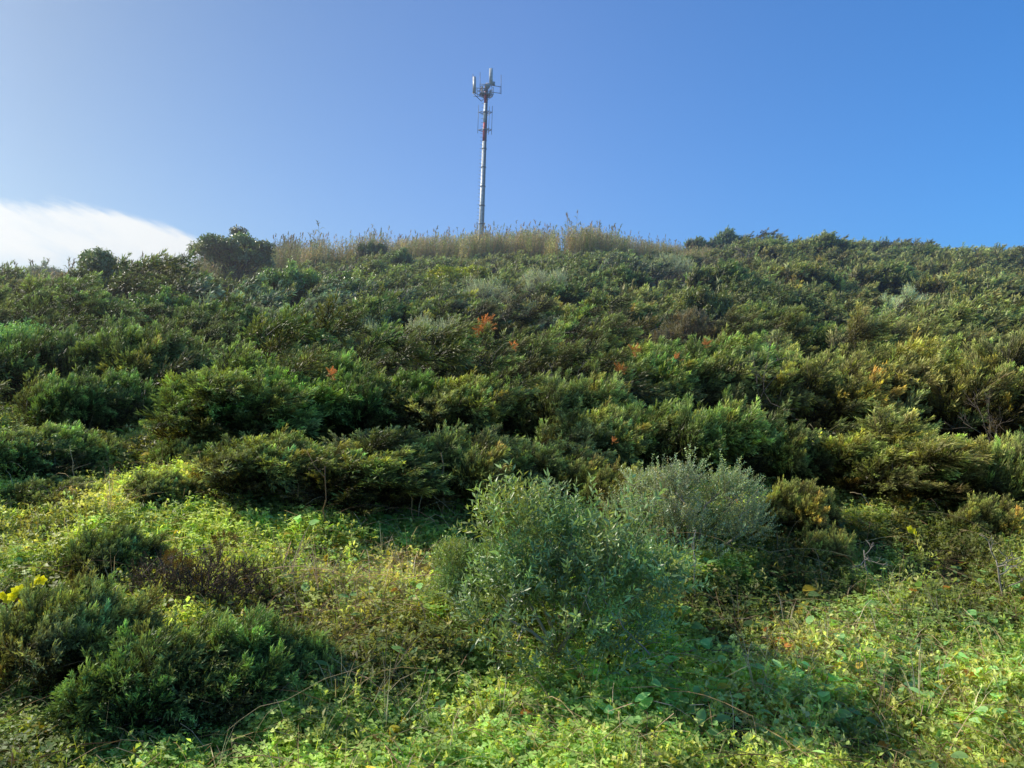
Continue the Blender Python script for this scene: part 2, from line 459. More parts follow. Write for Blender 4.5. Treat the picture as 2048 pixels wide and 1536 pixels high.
def leafy_twig(rng, pairs, ll, lw, spread=0.8, stemw=0.012, stemc=(0.8, 0.7, 0.6), tipflush=1.25):
    v, f, c = [], [], []
    bend = rng.uniform(-0.22, 0.22, 2)
    def ax(t): return np.array([bend[0] * t * t, bend[1] * t * t, t])
    for s_ in ((1, 0, 0), (0, 1, 0)):
        n = len(v); s_ = np.array(s_) * stemw / 2
        for t in (0, 0.5, 1.0): v += [ax(t) + s_ * (1.2 - t), ax(t) - s_ * (1.2 - t)]; c += [stemc] * 2
        for q_ in (0, 2): f += [(n + q_, n + q_ + 1, n + q_ + 3), (n + q_, n + q_ + 3, n + q_ + 2)]
    k = rng.uniform(0, 6.28)
    for i in range(pairs):
        t = 0.12 + 0.88 * (i + 0.5) / pairs
        k += 1.57 + rng.uniform(-0.4, 0.4)
        for s_ in (0, math.pi):
            r_ = np.array([math.cos(k + s_), math.sin(k + s_), 0])
            d = nrm(r_ * spread + np.array([0, 0, rng.uniform(0.3, 1.0)]))
            e = rng.uniform(0.75, 1.2) * (0.8 + (tipflush - 0.8) * t)
            leaf4(v, f, c, ax(t), d, np.array([0, 0, 1.0]) + rng.normal(0, 0.4, 3), ll * rng.uniform(0.7, 1.2), lw * rng.uniform(0.8, 1.2), (e, e, e))
    return T_(v, f, c)

def plume(rng, subs, n, spread=0.50):
    """a flame-shaped bunch: sprays set round a curved axis, brown inside with shade painted in, tips painted as if lit"""
    V, Fc, C, NV, k = [], [], [], [], rng.uniform(0, 6.28); cnt = 0
    bend = rng.uniform(-0.2, 0.2, 2)
    for i in range(n):
        t = (i + 0.3) / n; k += 2.4
        p = np.array([bend[0] * t * t, bend[1] * t * t, t * 0.72])
        r_ = np.array([math.cos(k), 0.45 * math.sin(k), 0])
        d = nrm(r_ * spread * (1.15 - 0.75 * t) + np.array([bend[0], bend[1], 0.62 + 0.3 * t]))
        if i == n - 1: d = nrm(np.array([bend[0] * 2, bend[1] * 2, 1.0]))
        L_ = (0.58 - 0.26 * t) * rng.uniform(0.7, 1.25)
        v, f, c = subs[rng.integers(len(subs))][:3]
        R = frames(d[None], rng.uniform(0, 6.28, 1))[0]
        V.append((v @ R.T) * L_ + p); Fc.append(f + cnt); cnt += len(v)
        e = rng.uniform(0.8, 1.2)
        out_ = np.clip(v[:, 2:3], 0, 1); lit = (0.10 + 1.30 * out_ ** 1.3) * (0.55 + 0.55 * t)  # inner shade and lit tips painted into the spray colour
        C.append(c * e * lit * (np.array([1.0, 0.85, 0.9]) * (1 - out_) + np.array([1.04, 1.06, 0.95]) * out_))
        NV.append(np.tile(nrm(r_ * (1.1 - t) + (0, 0.55, 0.45 + 0.5 * t)), (len(v), 1)))
    return (np.concatenate(V), np.concatenate(Fc), np.concatenate(C), np.concatenate(NV))

tr = np.random.default_rng(11)
SP_HI = [juniper_spray(tr, 14, 2, 8, 0.085, 0.030) for _ in range(6)]
SP_MID = [juniper_spray(tr, 9, 2, 4, 0.13, 0.050) for _ in range(6)]
SP_LO = [juniper_spray(tr, 6, 2, 2, 0.24, 0.10, False) for _ in range(6)]
SP_S = [juniper_spray(tr, 8, 2, 6, 0.14, 0.038) for _ in range(6)]
SP_XS = [juniper_spray(tr, 5, 2, 3, 0.25, 0.085, False) for _ in range(6)]
SP_XXS = [juniper_spray(tr, 4, 2, 2, 0.36, 0.13, False) for _ in range(6)]
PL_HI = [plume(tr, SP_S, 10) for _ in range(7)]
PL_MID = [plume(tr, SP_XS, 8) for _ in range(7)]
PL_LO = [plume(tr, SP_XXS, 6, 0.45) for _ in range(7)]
TW_OLIVE = [leafy_twig(tr, 8, 0.19, 0.052, 0.7) for _ in range(5)]
TW_GREY = [leafy_twig(tr, 12, 0.10, 0.045, 0.8) for _ in range(5)]
TW_BROAD = [leafy_twig(tr, 6, 0.24, 0.11, 1.0, 0.015) for _ in range(5)]
TW_FAR = [leafy_twig(tr, 4, 0.34, 0.16, 1.0, 0.01) for _ in range(5)]

# ------------------------------------------------------------------ shrub prototypes
def dome_shrub(seed, R, H, n, temps, size, lobes, base, leafm, wind=(0.45, 0.0, 0.1), jit=0.24, limb=(0.11, 0.085, 0.065), var=0.22,
               gap=0.0, limb_r=0.022, inner=0.25, shoots=0):
    """lobed shrub: returns (foliage mesh, branch mesh); R radius, H height, base = leaf colour"""
    rng = np.random.default_rng(seed)
    wind = np.array(wind)
    # lobe centres under a dome
    th = rng.uniform(0, 6.28, lobes); rr = np.sqrt(rng.uniform(0, 1, lobes)) * 0.68 * R
    th = np.arange(lobes) * 2.4 + rng.uniform(-0.4, 0.4, lobes); rr = R * 0.80 * np.sqrt((np.arange(lobes) + 0.3) / lobes)
    lr = R * rng.uniform(0.7, 1.25, lobes) * 1.05 / math.sqrt(lobes)
    top = H * np.sqrt(np.clip(1 - (rr / (R * 1.05)) ** 2, 0.05, 1)) * rng.uniform(0.55, 1.04, lobes)
    c = np.stack([rr * np.cos(th), rr * np.sin(th), np.maximum(top - lr * 0.7, 0.10 * H)], 1)
    li = rng.choice(lobes, n, p=(lr ** 2) / (lr ** 2).sum())
    nn = nrm(rng.normal(0, 1, (n, 3)) + np.array([0, 0, 0.45]))
    nn[:, 2] = np.where(nn[:, 2] < -0.45, -nn[:, 2], nn[:, 2])
    dep = 1 - rng.uniform(0, 1, n) ** 1.5 * 0.45
    flat = np.array([1, 1, 0.75])
    pos = c[li] + nn * flat * (lr[li] * dep)[:, None]
    # skirt filling towards the ground
    sk = rng.random(n) < inner
    ang = rng.uniform(0, 6.28, n); r2 = R * rng.uniform(0.3, 0.85, n)
    zz = rng.uniform(0.02, 0.6, n) * H
    pos = np.where(sk[:, None], np.stack([r2 * np.cos(ang), r2 * np.sin(ang), zz * np.sqrt(np.clip(1 - (r2 / R) ** 2, 0.1, 1))], 1), pos)
    nn = np.where(sk[:, None], np.stack([np.cos(ang), np.sin(ang), 0.3 + 0 * ang], 1), nn)
    if gap > 0:
        keep = fbm(pos[:, 0] * 2.2 / R + 31 + seed, pos[:, 2] * 2.2 / R + pos[:, 1] * 1.5 / R, seed) > gap
        pos, nn, li = pos[keep], nn[keep], li[keep]
    n = len(pos)
    d = nn * np.array([0.65, 0.65, 0.45]) + np.array([0, 0, 0.16]) + wind + rng.normal(0, jit, (n, 3))
    pos[:, 2] = np.maximum(pos[:, 2], 0.0)
    sz = size * rng.uniform(0.65, 1.25, n)
    pos = pos - nrm(d) * sz[:, None] * 0.45
    lobe_t = rng.uniform(1 - var, 1 + var, (lobes, 1)) * (1 + rng.normal(0, 0.05, (lobes, 3)))
    t = np.array(base) * lobe_t[li] * rng.uniform(0.75, 1.25, (n, 1)) * (1 + rng.normal(0, 0.05, (n, 3)))
    olive = rng.random(n) < 0.12
    t[olive] *= np.array([1.35, 1.1, 0.8])
    t *= np.where(sk[:, None] if gap == 0 else False, np.array([0.36, 0.28, 0.28]), 1.0)  # skirt sprays painted dark brown to read as shaded interior
    nv = nrm(nn + np.array([0, 0, 0.15]))
    g = Geo(); scatter(g, temps, pos, d, sz, t, rng, None, nv)
    if shoots:
        a_ = rng.uniform(0, 6.28, shoots); r_ = R * 0.7 * np.sqrt(rng.random(shoots))
        p_ = np.stack([r_ * np.cos(a_), r_ * np.sin(a_), H * (1 - 0.5 * (r_ / R) ** 2) * 0.88], 1)
        d_ = np.stack([0.5 * np.cos(a_) + wind[0], 0.5 * np.sin(a_), 0 * a_ + 1], 1) + rng.normal(0, 0.3, (shoots, 3))
        scatter(g, temps, p_, d_, size * rng.uniform(1.0, 1.5, shoots), np.tile(np.array(base) * 1.35, (shoots, 1)), rng, None, nrm(d_ * (1, 1, 0.5)))
    fol = g.mesh("foliage_%d" % seed)
    b = Geo()
    lc = np.array(limb)
    for k in range(lobes):
        p0 = np.array([rng.normal(0, 0.05), rng.normal(0, 0.05), -0.12])
        p3 = c[k]; p1 = p0 + (p3 - p0) * 0.35 + rng.normal(0, 0.07, 3) * R; p2 = p0 + (p3 - p0) * 0.7 + rng.normal(0, 0.07, 3) * R + (0, 0, 0.05)
        tube(b, [p0, p1, p2, p3], np.array([1, 0.8, 0.6, 0.35]) * limb_r * R, lc)
        for q_ in range(5):
            e = p3 + nrm(rng.normal(0, 1, 3) + (0, 0, 0.7)) * lr[k] * rng.uniform(0.7, 1.15)
            s_ = p2 + (p3 - p2) * rng.random()
            tube(b, [s_, (s_ + e) / 2 + rng.normal(0, 0.04, 3) * R, e], np.array([0.35, 0.22, 0.1]) * limb_r * R, lc * rng.uniform(0.8, 1.5), 3)
    br = b.mesh("branches_%d" % seed)
    fol.materials.append(leafm); br.materials.append(M_BARK)
    return fol, br, R, H

JG = (0.42, 0.475, 0.18)
P = {}
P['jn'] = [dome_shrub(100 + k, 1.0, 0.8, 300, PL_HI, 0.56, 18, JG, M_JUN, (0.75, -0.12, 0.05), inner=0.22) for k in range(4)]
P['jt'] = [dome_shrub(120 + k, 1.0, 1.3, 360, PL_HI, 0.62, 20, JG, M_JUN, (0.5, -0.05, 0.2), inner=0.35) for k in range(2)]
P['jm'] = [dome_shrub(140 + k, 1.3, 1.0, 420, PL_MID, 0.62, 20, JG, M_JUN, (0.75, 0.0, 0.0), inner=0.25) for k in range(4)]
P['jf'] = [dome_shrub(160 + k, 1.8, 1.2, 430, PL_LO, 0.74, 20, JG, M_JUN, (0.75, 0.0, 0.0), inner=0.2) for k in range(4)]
P['bf'] = [dome_shrub(200 + k, 1.5, 1.3, 2200, TW_FAR, 0.30, 30, (0.19, 0.26, 0.085), M_LEAF, (0.1, 0, 0.1), inner=0.25) for k in range(3)]
P['bm'] = [dome_shrub(220 + k, 1.0, 1.0, 1700, TW_BROAD, 0.20, 26, (0.20, 0.30, 0.11), M_LEAF, (0.1, 0, 0.1), inner=0.3) for k in range(2)]
P['tree'] = [dome_shrub(240 + k, 2.0, 2.6, 3400, TW_FAR, 0.36, 24, (0.17, 0.22, 0.09), M_LEAF, (0.1, 0, 0.1), inner=0.06, gap=0.15, limb_r=0.035) for k in range(2)]
P['sv'] = [dome_shrub(260 + k, 1.0, 0.8, 1700, TW_GREY, 0.17, 24, (0.50, 0.56, 0.40), M_LEAF, (0.1, 0, 0.2), inner=0.2, limb=(0.2, 0.18, 0.15)) for k in range(2)]
P['olive'] = [dome_shrub(280, 0.75, 1.0, 1700, TW_OLIVE, 0.25, 14, (0.27, 0.37, 0.155), M_LEAF, (0.05, 0, 0.25), inner=0.3, gap=0.33, limb=(0.34, 0.31, 0.25), limb_r=0.02, shoots=22)]
P['grey'] = [dome_shrub(290, 0.75, 0.75, 2300, TW_GREY, 0.17, 15, (0.40, 0.48, 0.28), M_LEAF, (0.1, 0, 0.2), inner=0.2, gap=0.38, limb=(0.3, 0.27, 0.22), limb_r=0.022, shoots=30)]
P['dry'] = [dome_shrub(300, 1.0, 0.8, 900, SP_MID, 0.22, 24, (0.36, 0.31, 0.19), M_JUN, (0.1, 0, 0.1), inner=0.2, limb=(0.22, 0.17, 0.13), gap=0.35)]

DEAD = []
for k in range(3):
    rng = np.random.default_rng(400 + k); g = Geo(); n = 14
    d = nrm(rng.normal(0, 0.5, (n, 3)) + (0.3, 0, 0.7))
    scatter(g, SP_MID, d * 0.05, d, rng.uniform(0.16, 0.30, n), np.tile([1.0, 0.40, 0.13], (n, 1)) * rng.uniform(0.7, 1.3, (n, 1)), rng, None, nrm(d + (-0.8, 0.1, 0.5)))
    me = g.mesh("dead_sprig"); me.materials.append(M_JUN); DEAD.append(me)

TINT = {'n': (1, 1, 1), 'dark': (0.72, 0.8, 0.75), 'bright': (0.98, 1.08, 0.95), 'olive': (1.2, 1.08, 0.95), 'brown': (1.12, 0.95, 0.9),
        'yellow': (2.0, 1.6, 0.6), 'blue': (0.8, 1.0, 1.1), 'pale': (1.3, 1.35, 1.35), 'rust': (3.0, 1.0, 0.7)}
CATS = {'jn': ('juniper_shrub', 'juniper'), 'jt': ('juniper_shrub', 'juniper'), 'jm': ('juniper_shrub', 'juniper'), 'jf': ('juniper_shrub', 'juniper'),
        'bf': ('leafy_shrub', 'shrub'), 'bm': ('leafy_shrub', 'shrub'), 'tree': ('small_tree', 'tree'), 'sv': ('silvery_shrub', 'shrub'),
        'olive': ('wild_olive_bush', 'shrub'), 'grey': ('grey_shrub', 'shrub'), 'dry': ('dried_shrub', 'shrub')}
shr = random.Random(5)
SHRUBS = []
def shrub(kind, px, base, wpx, top, tint, label, dead=(), group=None):
    """px/base: where the foot stands in the photo, wpx its width, top its highest row; dead: photo spots with rust-coloured tips"""
    lift = 0.0 if base > 930 else float(np.interp(base, [550, 640, 720, 930], [0.35, 0.35, 0.2, 0.1]))
    for k in range(14):
        q = ground_at(px, base, lift=lift)
        Yd = q[1]
        wd = max(wpx * Yd / F, 0.3)
        h = at_depth(px, top, Yd)[2] - q[2]
        if h <= (1.25 if kind in ('jt', 'olive', 'grey') else 0.55 if kind == 'jf' else 0.8) * wd * (1.2 if kind == 'tree' else 1): break
        base -= 8
    h = min(max(h, 0.3), 5.0)
    pr = P[kind]; fol, br, R, H = pr[shr.randrange(len(pr))]
    name, cat = CATS[kind]
    if kind == 'sv': h *= 1.2
    if kind in ('jn', 'jm', 'jt') and base < 1030: wd *= 1.28; h *= 0.93
    if kind == 'tree': h *= 1.05; wd *= 1.08
    sx = wd / 2 / (R * 1.0); sz = h / (H * 1.05)
    sy = min(sx, 1.6 * max(sz, 0.35 * sx), 2.2)
    rz = shr.choice((0, 0.35, -0.35, 0.2))
    mir = shr.choice((1, -1)) if kind in ('bf', 'bm', 'tree', 'sv') else 1
    far = kind in ('jf', 'bf')
    if far:
        o = obj(name, fol, None, None, q - (0, 0, 0.08), rz, (sx * mir, sy, sz)); o.color = (*TINT[tint], 1)
        root = o
    else:
        root = bpy.data.objects.new(name, None); COL.objects.link(root); root.location = q - (0, 0, 0.04); root.empty_display_size = 0.2
        o = obj('crown' if kind == 'tree' else 'foliage', fol, None, root, (0, 0, 0), rz, (sx * mir, sy, sz)); o.color = (*TINT[tint], 1)
        b = obj('trunk' if kind == 'tree' else 'branches', br, None, root, (0, 0, 0), rz, (sx * mir, sy, sz))
        for (dx, dy, s) in dead:
            u_ = ground_at(dx, dy, lift=1.05); p = at_depth(dx, dy, u_[1]) - np.array(root.location); s = s * 0.45 * u_[1] / 11
            e = obj('dead_sprig', DEAD[shr.randrange(3)], None, root, p, shr.uniform(-1, 1), (s, s, s))
            e["label"] = "rust-orange dead sprig"
    tag(root, label, cat, group)
    SHRUBS.append((q[0], q[1], sx * R, sy * R))
    if kind in ('sv', 'dry', 'bf', 'tree', 'bm') and q[1] > 14: SHRUBS.append((q[0] * (1 - 1.1 * sy * R / q[1]), q[1] - 1.1 * sy * R, sx * R, sy * R * 1.1))
    return root

exec_list = []
S = exec_list.append
# --- skyline, left to right
S(('bf', 95, 560, 90, 522, 'dark', "low hazy bush on the skyline at the far left edge"))
S(('tree', 205, 612, 140, 500, 'n', "dark leafy tree with a notched top breaking the left skyline"))
S(('bf', 305, 556, 75, 522, 'blue', "low rounded bush on the skyline just right of the left tree"))
S(('jf', 352, 556, 38, 510, 'dark', "small pointed bush on the skyline below the cloud's right tip"))
S(('tree', 465, 552, 165, 457, 'n', "large dome-shaped tree on the skyline at the end of the cloud"))
S(('bf', 745, 520, 62, 478, 'dark', "dark green bush standing among the tan reeds left of the mast"))
S(('bf', 800, 530, 60, 492, 'n', "second small bush in the reeds, nearer the mast"))
S(('jf', 1395, 515, 60, 477, 'dark', "low dark juniper on the skyline where the reeds end"))
S(('jf', 1452, 515, 85, 464, 'dark', "highest dark juniper mound on the skyline right of the reeds"))
S(('jf', 1540, 512, 80, 474, 'bright', "flat-topped greener juniper on the skyline past the highest mound"))
S(('jf', 1640, 510, 130, 472, 'olive', "broad sunlit juniper dome on the right skyline"))
S(('jf', 1735, 515, 95, 480, 'n', "juniper on the skyline where the ridge starts dropping right"))
S(('jf', 1815, 520, 90, 489, 'dark', "dark wind-clipped juniper halfway down the right skyline"))
S(('jf', 1900, 524, 85, 495, 'n', "low green juniper on the skyline near the right edge"))
S(('jf', 1972, 526, 70, 493, 'olive', "small olive-tinted juniper knob on the skyline near the right edge"))
S(('jf', 2030, 530, 60, 497, 'n', "last juniper of the skyline, cut by the right edge"))
# --- upper slope
S(('bf', 580, 590, 130, 519, 'pale', "grey-green dome bush below the reeds, left of the slope centre"))
S(('bf', 690, 605, 125, 540, 'dark', "dark dome bush with deep shade beneath, below the reeds"))
S(('bf', 775, 572, 150, 520, 'olive', "olive-green smooth-topped bush under the middle of the reed bed"))
S(('bf', 920, 580, 180, 528, 'yellow', "yellow-green bush straight below the mast"))
S(('bf', 790, 590, 60, 560, 'yellow', "small bush with yellow tips left of the yellow-green bush"))
S(('sv', 1090, 590, 130, 543, 'n', "silvery low shrub right of the yellow-green bush"))
S(('sv', 960, 605, 170, 562, 'n', "wide silvery shrub just below the yellow-green bush"))
S(('bf', 1165, 555, 85, 514, 'brown', "grey-brown rounded bush below the gap in the reeds"))
S(('sv', 1330, 560, 135, 514, 'n', "pale silver mound high on the slope right of the mast"))
S(('jf', 1120, 600, 130, 560, 'dark', "dark flat juniper below the grey-brown bush"))
S(('jf', 1240, 575, 120, 535, 'dark', "dark juniper left of the pale silver mound"))
S(('jf', 1440, 590, 170, 530, 'dark', "dark juniper with deep shade right of the pale silver mound"))
S(('jf', 1600, 570, 160, 518, 'olive', "sunlit olive juniper below the broad skyline dome"))
S(('jf', 1760, 580, 170, 530, 'n', "mid-green juniper high on the right slope"))
S(('jf', 1900, 590, 160, 540, 'olive', "olive juniper high on the slope near the right edge"))
S(('jf', 2010, 600, 120, 545, 'n', "green juniper touching the right edge, upper slope"))
S(('bf', 330, 632, 125, 568, 'bright', "fresh green bush below and right of the left tree"))
S(('jf', 230, 640, 120, 590, 'n', "grey-green juniper between the left tree and the dark slope"))
S(('bf', 590, 645, 100, 604, 'pale', "low pale shrub between two dark domes on the left slope"))
S(('jf', 520, 620, 110, 575, 'n', "green juniper behind the dark rounded dome on the left slope"))
S(('jm', 458, 710, 130, 598, 'dark', "very dark rounded juniper dome on the left slope"))
S(('jm', 590, 720, 170, 622, 'dark', "dark juniper sloping down right beside the very dark dome"))
S(('bf', 645, 610, 70, 575, 'olive', "small yellowish bush left of the slope centre"))
# --- middle slope
S(('jm', 780, 665, 190, 592, 'dark', "dark juniper spreading above the silvery leaved thicket"))
S(('jm', 920, 660, 190, 590, 'n', "broad juniper in the middle of the slope below the mast"))
S(('sv', 745, 700, 130, 634, 'bright', "light green-grey shrub at the left of the silvery thicket"))
S(('sv', 870, 725, 170, 640, 'n', "silvery shrub with upright twigs at the slope centre"))
S(('dry', 975, 690, 110, 630, 'pale', "pale dry twiggy shrub right of the silvery thicket", ((968, 660, 1.6), (960, 672, 1.2))))
S(('jm', 1090, 655, 140, 600, 'brown', "brownish juniper right of the slope centre"))
S(('jm', 1230, 660, 170, 595, 'n', "green juniper between the brownish juniper and the round brown dome"))
S(('bf', 1412, 640, 125, 568, 'brown', "round grey-brown dome bush right of the slope centre"))
S(('dry', 1370, 690, 160, 618, 'n', "grey-brown bare-looking shrub under the round brown dome"))
S(('jm', 1530, 680, 170, 610, 'dark', "dark juniper right of the grey-brown bare-looking shrub"))
S(('jm', 1600, 620, 130, 568, 'brown', "small brownish juniper on the right slope"))
S(('sv', 1805, 650, 100, 580, 'pale', "pale silver twiggy shrub alone on the right slope"))
S(('sv', 1760, 670, 80, 625, 'n', "smaller silver shrub below left of the pale twiggy one"))
S(('jm', 1930, 690, 190, 600, 'n', "green juniper right of the silver twiggy shrubs"))
S(('jm', 1680, 720, 200, 650, 'dark', "dark juniper band below the silver shrubs on the right slope"))
S(('jm', 1150, 720, 170, 640, 'bright', "green juniper above the rust-tipped junipers"))
S(('jm', 1010, 740, 170, 670, 'n', "juniper with one small rust tip below the pale dry shrub", ((1025, 697, 0.8),)))
S(('jm', 905, 760, 180, 690, 'n', "juniper with two rust-orange tips beside the silvery shrub", ((895, 683, 1.3), (932, 688, 1.0))))
S(('jn', 300, 800, 210, 650, 'dark', "dark shaggy juniper on the left slope above the dry grass"))
S(('jn', 150, 780, 220, 640, 'dark', "dark juniper behind the pale-leaved bush at the left"))
S(('bm', 45, 800, 190, 632, 'pale', "bush with shiny pale leaves at the left edge"))
S(('jn', 190, 850, 190, 730, 'dark', "low dark juniper behind the dry grass heads"))
# --- lower slope
S(('jt', 480, 880, 260, 700, 'bright', "plume-like bright green juniper with pointed shoots, left of centre"))
S(('jn', 620, 850, 210, 690, 'n', "juniper with upright shoots right of the plume-like one", ((660, 752, 1.0),)))
S(('jn', 770, 850, 230, 730, 'dark', "brownish juniper with bare inner twigs left of the centre"))
S(('jn', 940, 860, 230, 750, 'n', "juniper clump at the centre of the photo"))
S(('jn', 1130, 860, 220, 730, 'n', "juniper left of the rust-tipped ones, at the photo centre"))
S(('jn', 1290, 820, 240, 690, 'bright', "bright green flat juniper with three rust-orange tips", ((1268, 706, 1.0), (1240, 745, 1.0), (1350, 720, 0.8))))
S(('jn', 1450, 800, 240, 670, 'bright', "bright juniper with one rust tip near its top", ((1410, 692, 0.8),)))
S(('jn', 1210, 950, 220, 810, 'n', "juniper with layered flat sprays above a shaded hollow", ((1225, 885, 0.6),)))
S(('jn', 1380, 930, 240, 780, 'bright', "layered juniper with dark bare twigs beneath, behind the grey shrub"))
S(('jn', 1640, 840, 230, 710, 'olive', "sunlit olive juniper above the black hollow"))
S(('jn', 1830, 830, 260, 680, 'olive', "large sunlit olive juniper on the lower right slope"))
S(('jt', 2000, 880, 220, 650, 'olive', "tall sunlit juniper with leaning shoots at the right edge"))
S(('jn', 1560, 960, 150, 840, 'dark', "dark juniper at the left side of the black hollow"))
S(('jt', 1820, 1010, 280, 830, 'olive', "big rounded juniper in sun right of the black hollow"))
S(('jn', 2010, 1030, 220, 870, 'olive', "juniper with tawny sprays at the right edge above the herbs"))
S(('jn', 1970, 1080, 150, 990, 'olive', "low juniper fringe reaching into the herbs at the right edge"))
S(('jn', 560, 980, 250, 860, 'n', "spreading juniper left in the front row of the thicket"))
S(('jt', 740, 1000, 290, 840, 'n', "wide juniper overhanging bare stems in the front row"))
S(('jn', 930, 1000, 210, 850, 'n', "juniper with a raised leaning shoot in the front row"))
S(('jn', 1110, 990, 200, 880, 'n', "juniper just behind the wild olive bush"))
S(('jn', 1590, 1060, 150, 960, 'olive', "small juniper right of the grey shrub, among herbs"))
S(('jn', 1640, 1130, 110, 1060, 'olive', "smallest juniper tuft among the herbs right of centre"))
# --- foreground
S(('olive', 1125, 1290, 470, 940, 'n', "large wild olive bush with narrow leaves and pale twigs in the middle foreground"))
S(('olive', 940, 1230, 190, 1060, 'n', "smaller narrow-leaved bush against the left foot of the large wild olive"))
S(('jn', 1235, 1030, 170, 930, 'olive', "yellowish juniper wedged between the wild olive bush and the grey shrub"))
S(('grey', 1385, 1110, 350, 905, 'n', "grey-leaved dense shrub behind the wild olive bush"))
S(('jn', 60, 960, 220, 835, 'n', "low juniper at the left edge above the feathery herbs"))
S(('jn', 200, 930, 110, 860, 'n', "small juniper tuft right of the dry grass heads"))
S(('jn', 390, 950, 130, 860, 'n', "thin juniper tuft on the bank below the plume-like juniper"))
S(('jn', 105, 1025, 170, 955, 'n', "flat juniper clump low on the left bank, below the edge juniper"))
S(('jn', 330, 1010, 120, 945, 'n', "flat little juniper in the middle of the sunlit left bank"))
S(('jn', 235, 1160, 180, 1050, 'dark', "small dark juniper above the dried brown shrub"))
S(('jn', 160, 1360, 290, 1160, 'n', "juniper behind the yellow flowers at lower left"))
S(('jn', 400, 1440, 450, 1225, 'dark', "large foreground juniper at lower left"))
S(('jn', 590, 1390, 170, 1290, 'n', "small juniper fringe at the right of the large foreground juniper"))
for s in exec_list: shrub(*s)

# ------------------------------------------------------------------ juniper cover of the hillside (one mass)
def front_row(px):
    return np.interp(px, [-400, 0, 300, 450, 560, 900, 1050, 1300, 1500, 1650, 2048, 2500], [850, 850, 845, 880, 955, 965, 930, 890, 920, 930, 965, 965])
CELL = 2.7
def domes(x, y, cell, h0, h1, sd_):
    best = np.zeros_like(x); idn = np.zeros_like(x)
    cx, cy = np.floor(x / cell), np.floor(y / cell)
    for i in (-1, 0, 1):
        for j in (-1, 0, 1):
            gx_, gy_ = cx + i, cy + j
            qx = (gx_ + 0.1 + 0.8 * _h(gx_, gy_, sd_)) * cell; qy = (gy_ + 0.1 + 0.8 * _h(gx_, gy_, sd_ + 1)) * cell
            r = cell * (0.42 + 0.40 * _h(gx_, gy_, sd_ + 2)); H = h0 + (h1 - h0) * _h(gx_, gy_, sd_ + 3)
            h = H * np.sqrt(np.clip(1 - ((x - qx) ** 2 + (y - qy) ** 2) / r ** 2, 0, 1))
            m = h > best
            best = np.where(m, h, best); idn = np.where(m, _h(gx_, gy_, sd_ + 4), idn)
    return best, idn
def canopy(x, y):
    """mounded canopy height above ground, and the id-noise of its mound"""
    a, idn = domes(x * 0.72 + 0.25 * y, y, CELL, 0.35, 1.5, 1)
    b, _ = domes(x * 0.8, y, 0.95, 0.08, 0.42, 11)
    a_ = x / np.maximum(y, 1)
    low = (1 - 0.75 * sstep(34, 44, y) * (1 - sstep(0.24, 0.30, a_))) * (1 - 0.7 * sstep(22, 29, y) * (1 - sstep(-0.34, -0.24, a_)))
    return (0.02 + a * 0.85 + b) * low, idn

def thicket(name, y0, y1, cover, temps, smin, sk, seed, label):
    rng = np.random.default_rng(seed)
    n = int(cover)
    # even over the picture: depth density ~ y/size^2
    yy = np.linspace(y0, y1, 400); dens = yy / (smin + sk * yy) ** 2
    cdf = np.cumsum(dens); cdf /= cdf[-1]
    y = np.interp(rng.random(n), cdf, yy)
    x = rng.uniform(-0.86, 0.86, n) * y
    g0 = terrain(x, y)
    px, py = rows(np.stack([x, y, g0], 1))
    keep = py < front_row(px) - 12 * vnoise(px / 60, px * 0, 5)
    for (sx_, sy_, ra, rb) in SHRUBS:
        keep &= ((x - sx_) / (0.85 * ra)) ** 2 + ((y - sy_) / (0.85 * rb)) ** 2 > 1
    keep &= ~((px > 1565) & (px < 1700) & (py > 770) & (py < 960))
    keep &= fbm(x * 1.3, y * 1.3, 61) > 0.36
    keep &= ~((x / y < -0.28) & (y > 27) & (rng.random(n) < 0.55))
    x, y, g0 = x[keep], y[keep], g0[keep]
    h, idn = canopy(x, y)
    e = 0.12
    hx, _ = canopy(x + e, y); hy, _ = canopy(x, y + e)
    nn = nrm(np.stack([-(hx - h) / e * 0.8, -(hy - h) / e * 0.8, np.ones_like(x)], 1))
    n = len(x)
    dep = rng.random(n) ** 2 * 0.35
    size = (smin + sk * y) * rng.uniform(0.6, 1.3, n)
    d = nn * np.array([0.7, 0.7, 0.5]) + np.array([0.8, -0.1, 0.05]) + rng.normal(0, 0.24, (n, 3))
    pos = np.stack([x, y, g0 + np.maximum(h - dep, 0.0)], 1) - nrm(d) * size[:, None] * 0.55
    reg = fbm(x * 0.13 + 5, y * 0.13, 33); px, py = rows(pos)
    t = np.tile(np.array(JG), (n, 1))
    olive = sstep(0.35, 0.75, idn * 0.5 + reg * 0.5 + 0.18 * (px - 1100) / 1000)[:, None]
    t = t * (1 - olive) + np.array([0.53, 0.51, 0.19]) * olive
    br = (idn > 0.90)[:, None]; t = np.where(br, np.array([0.30, 0.27, 0.14]), t)
    sv = ((idn > 0.82) & (idn < 0.865) & (px < 1400))[:, None]; t = np.where(sv, np.array([0.38, 0.44, 0.30]), t)
    t *= (0.65 + 0.6 * _h(np.floor(idn * 999), np.floor(idn * 77), 8))[:, None]
    t *= rng.uniform(0.75, 1.25, (n, 1)) * (1 + rng.normal(0, 0.06, (n, 3)))
    g = Geo(); scatter(g, temps, pos, d, size, t, rng, None, nn)
    tag(obj(name, g.mesh(name), M_JUN), label, "juniper scrub", None, "stuff")

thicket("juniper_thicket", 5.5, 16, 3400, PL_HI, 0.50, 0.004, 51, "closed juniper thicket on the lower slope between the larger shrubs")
thicket("juniper_thicket", 16, 78, 27000, PL_LO, 0.50, 0.0055, 52, "wind-clipped juniper scrub covering the upper hillside to the ridge")

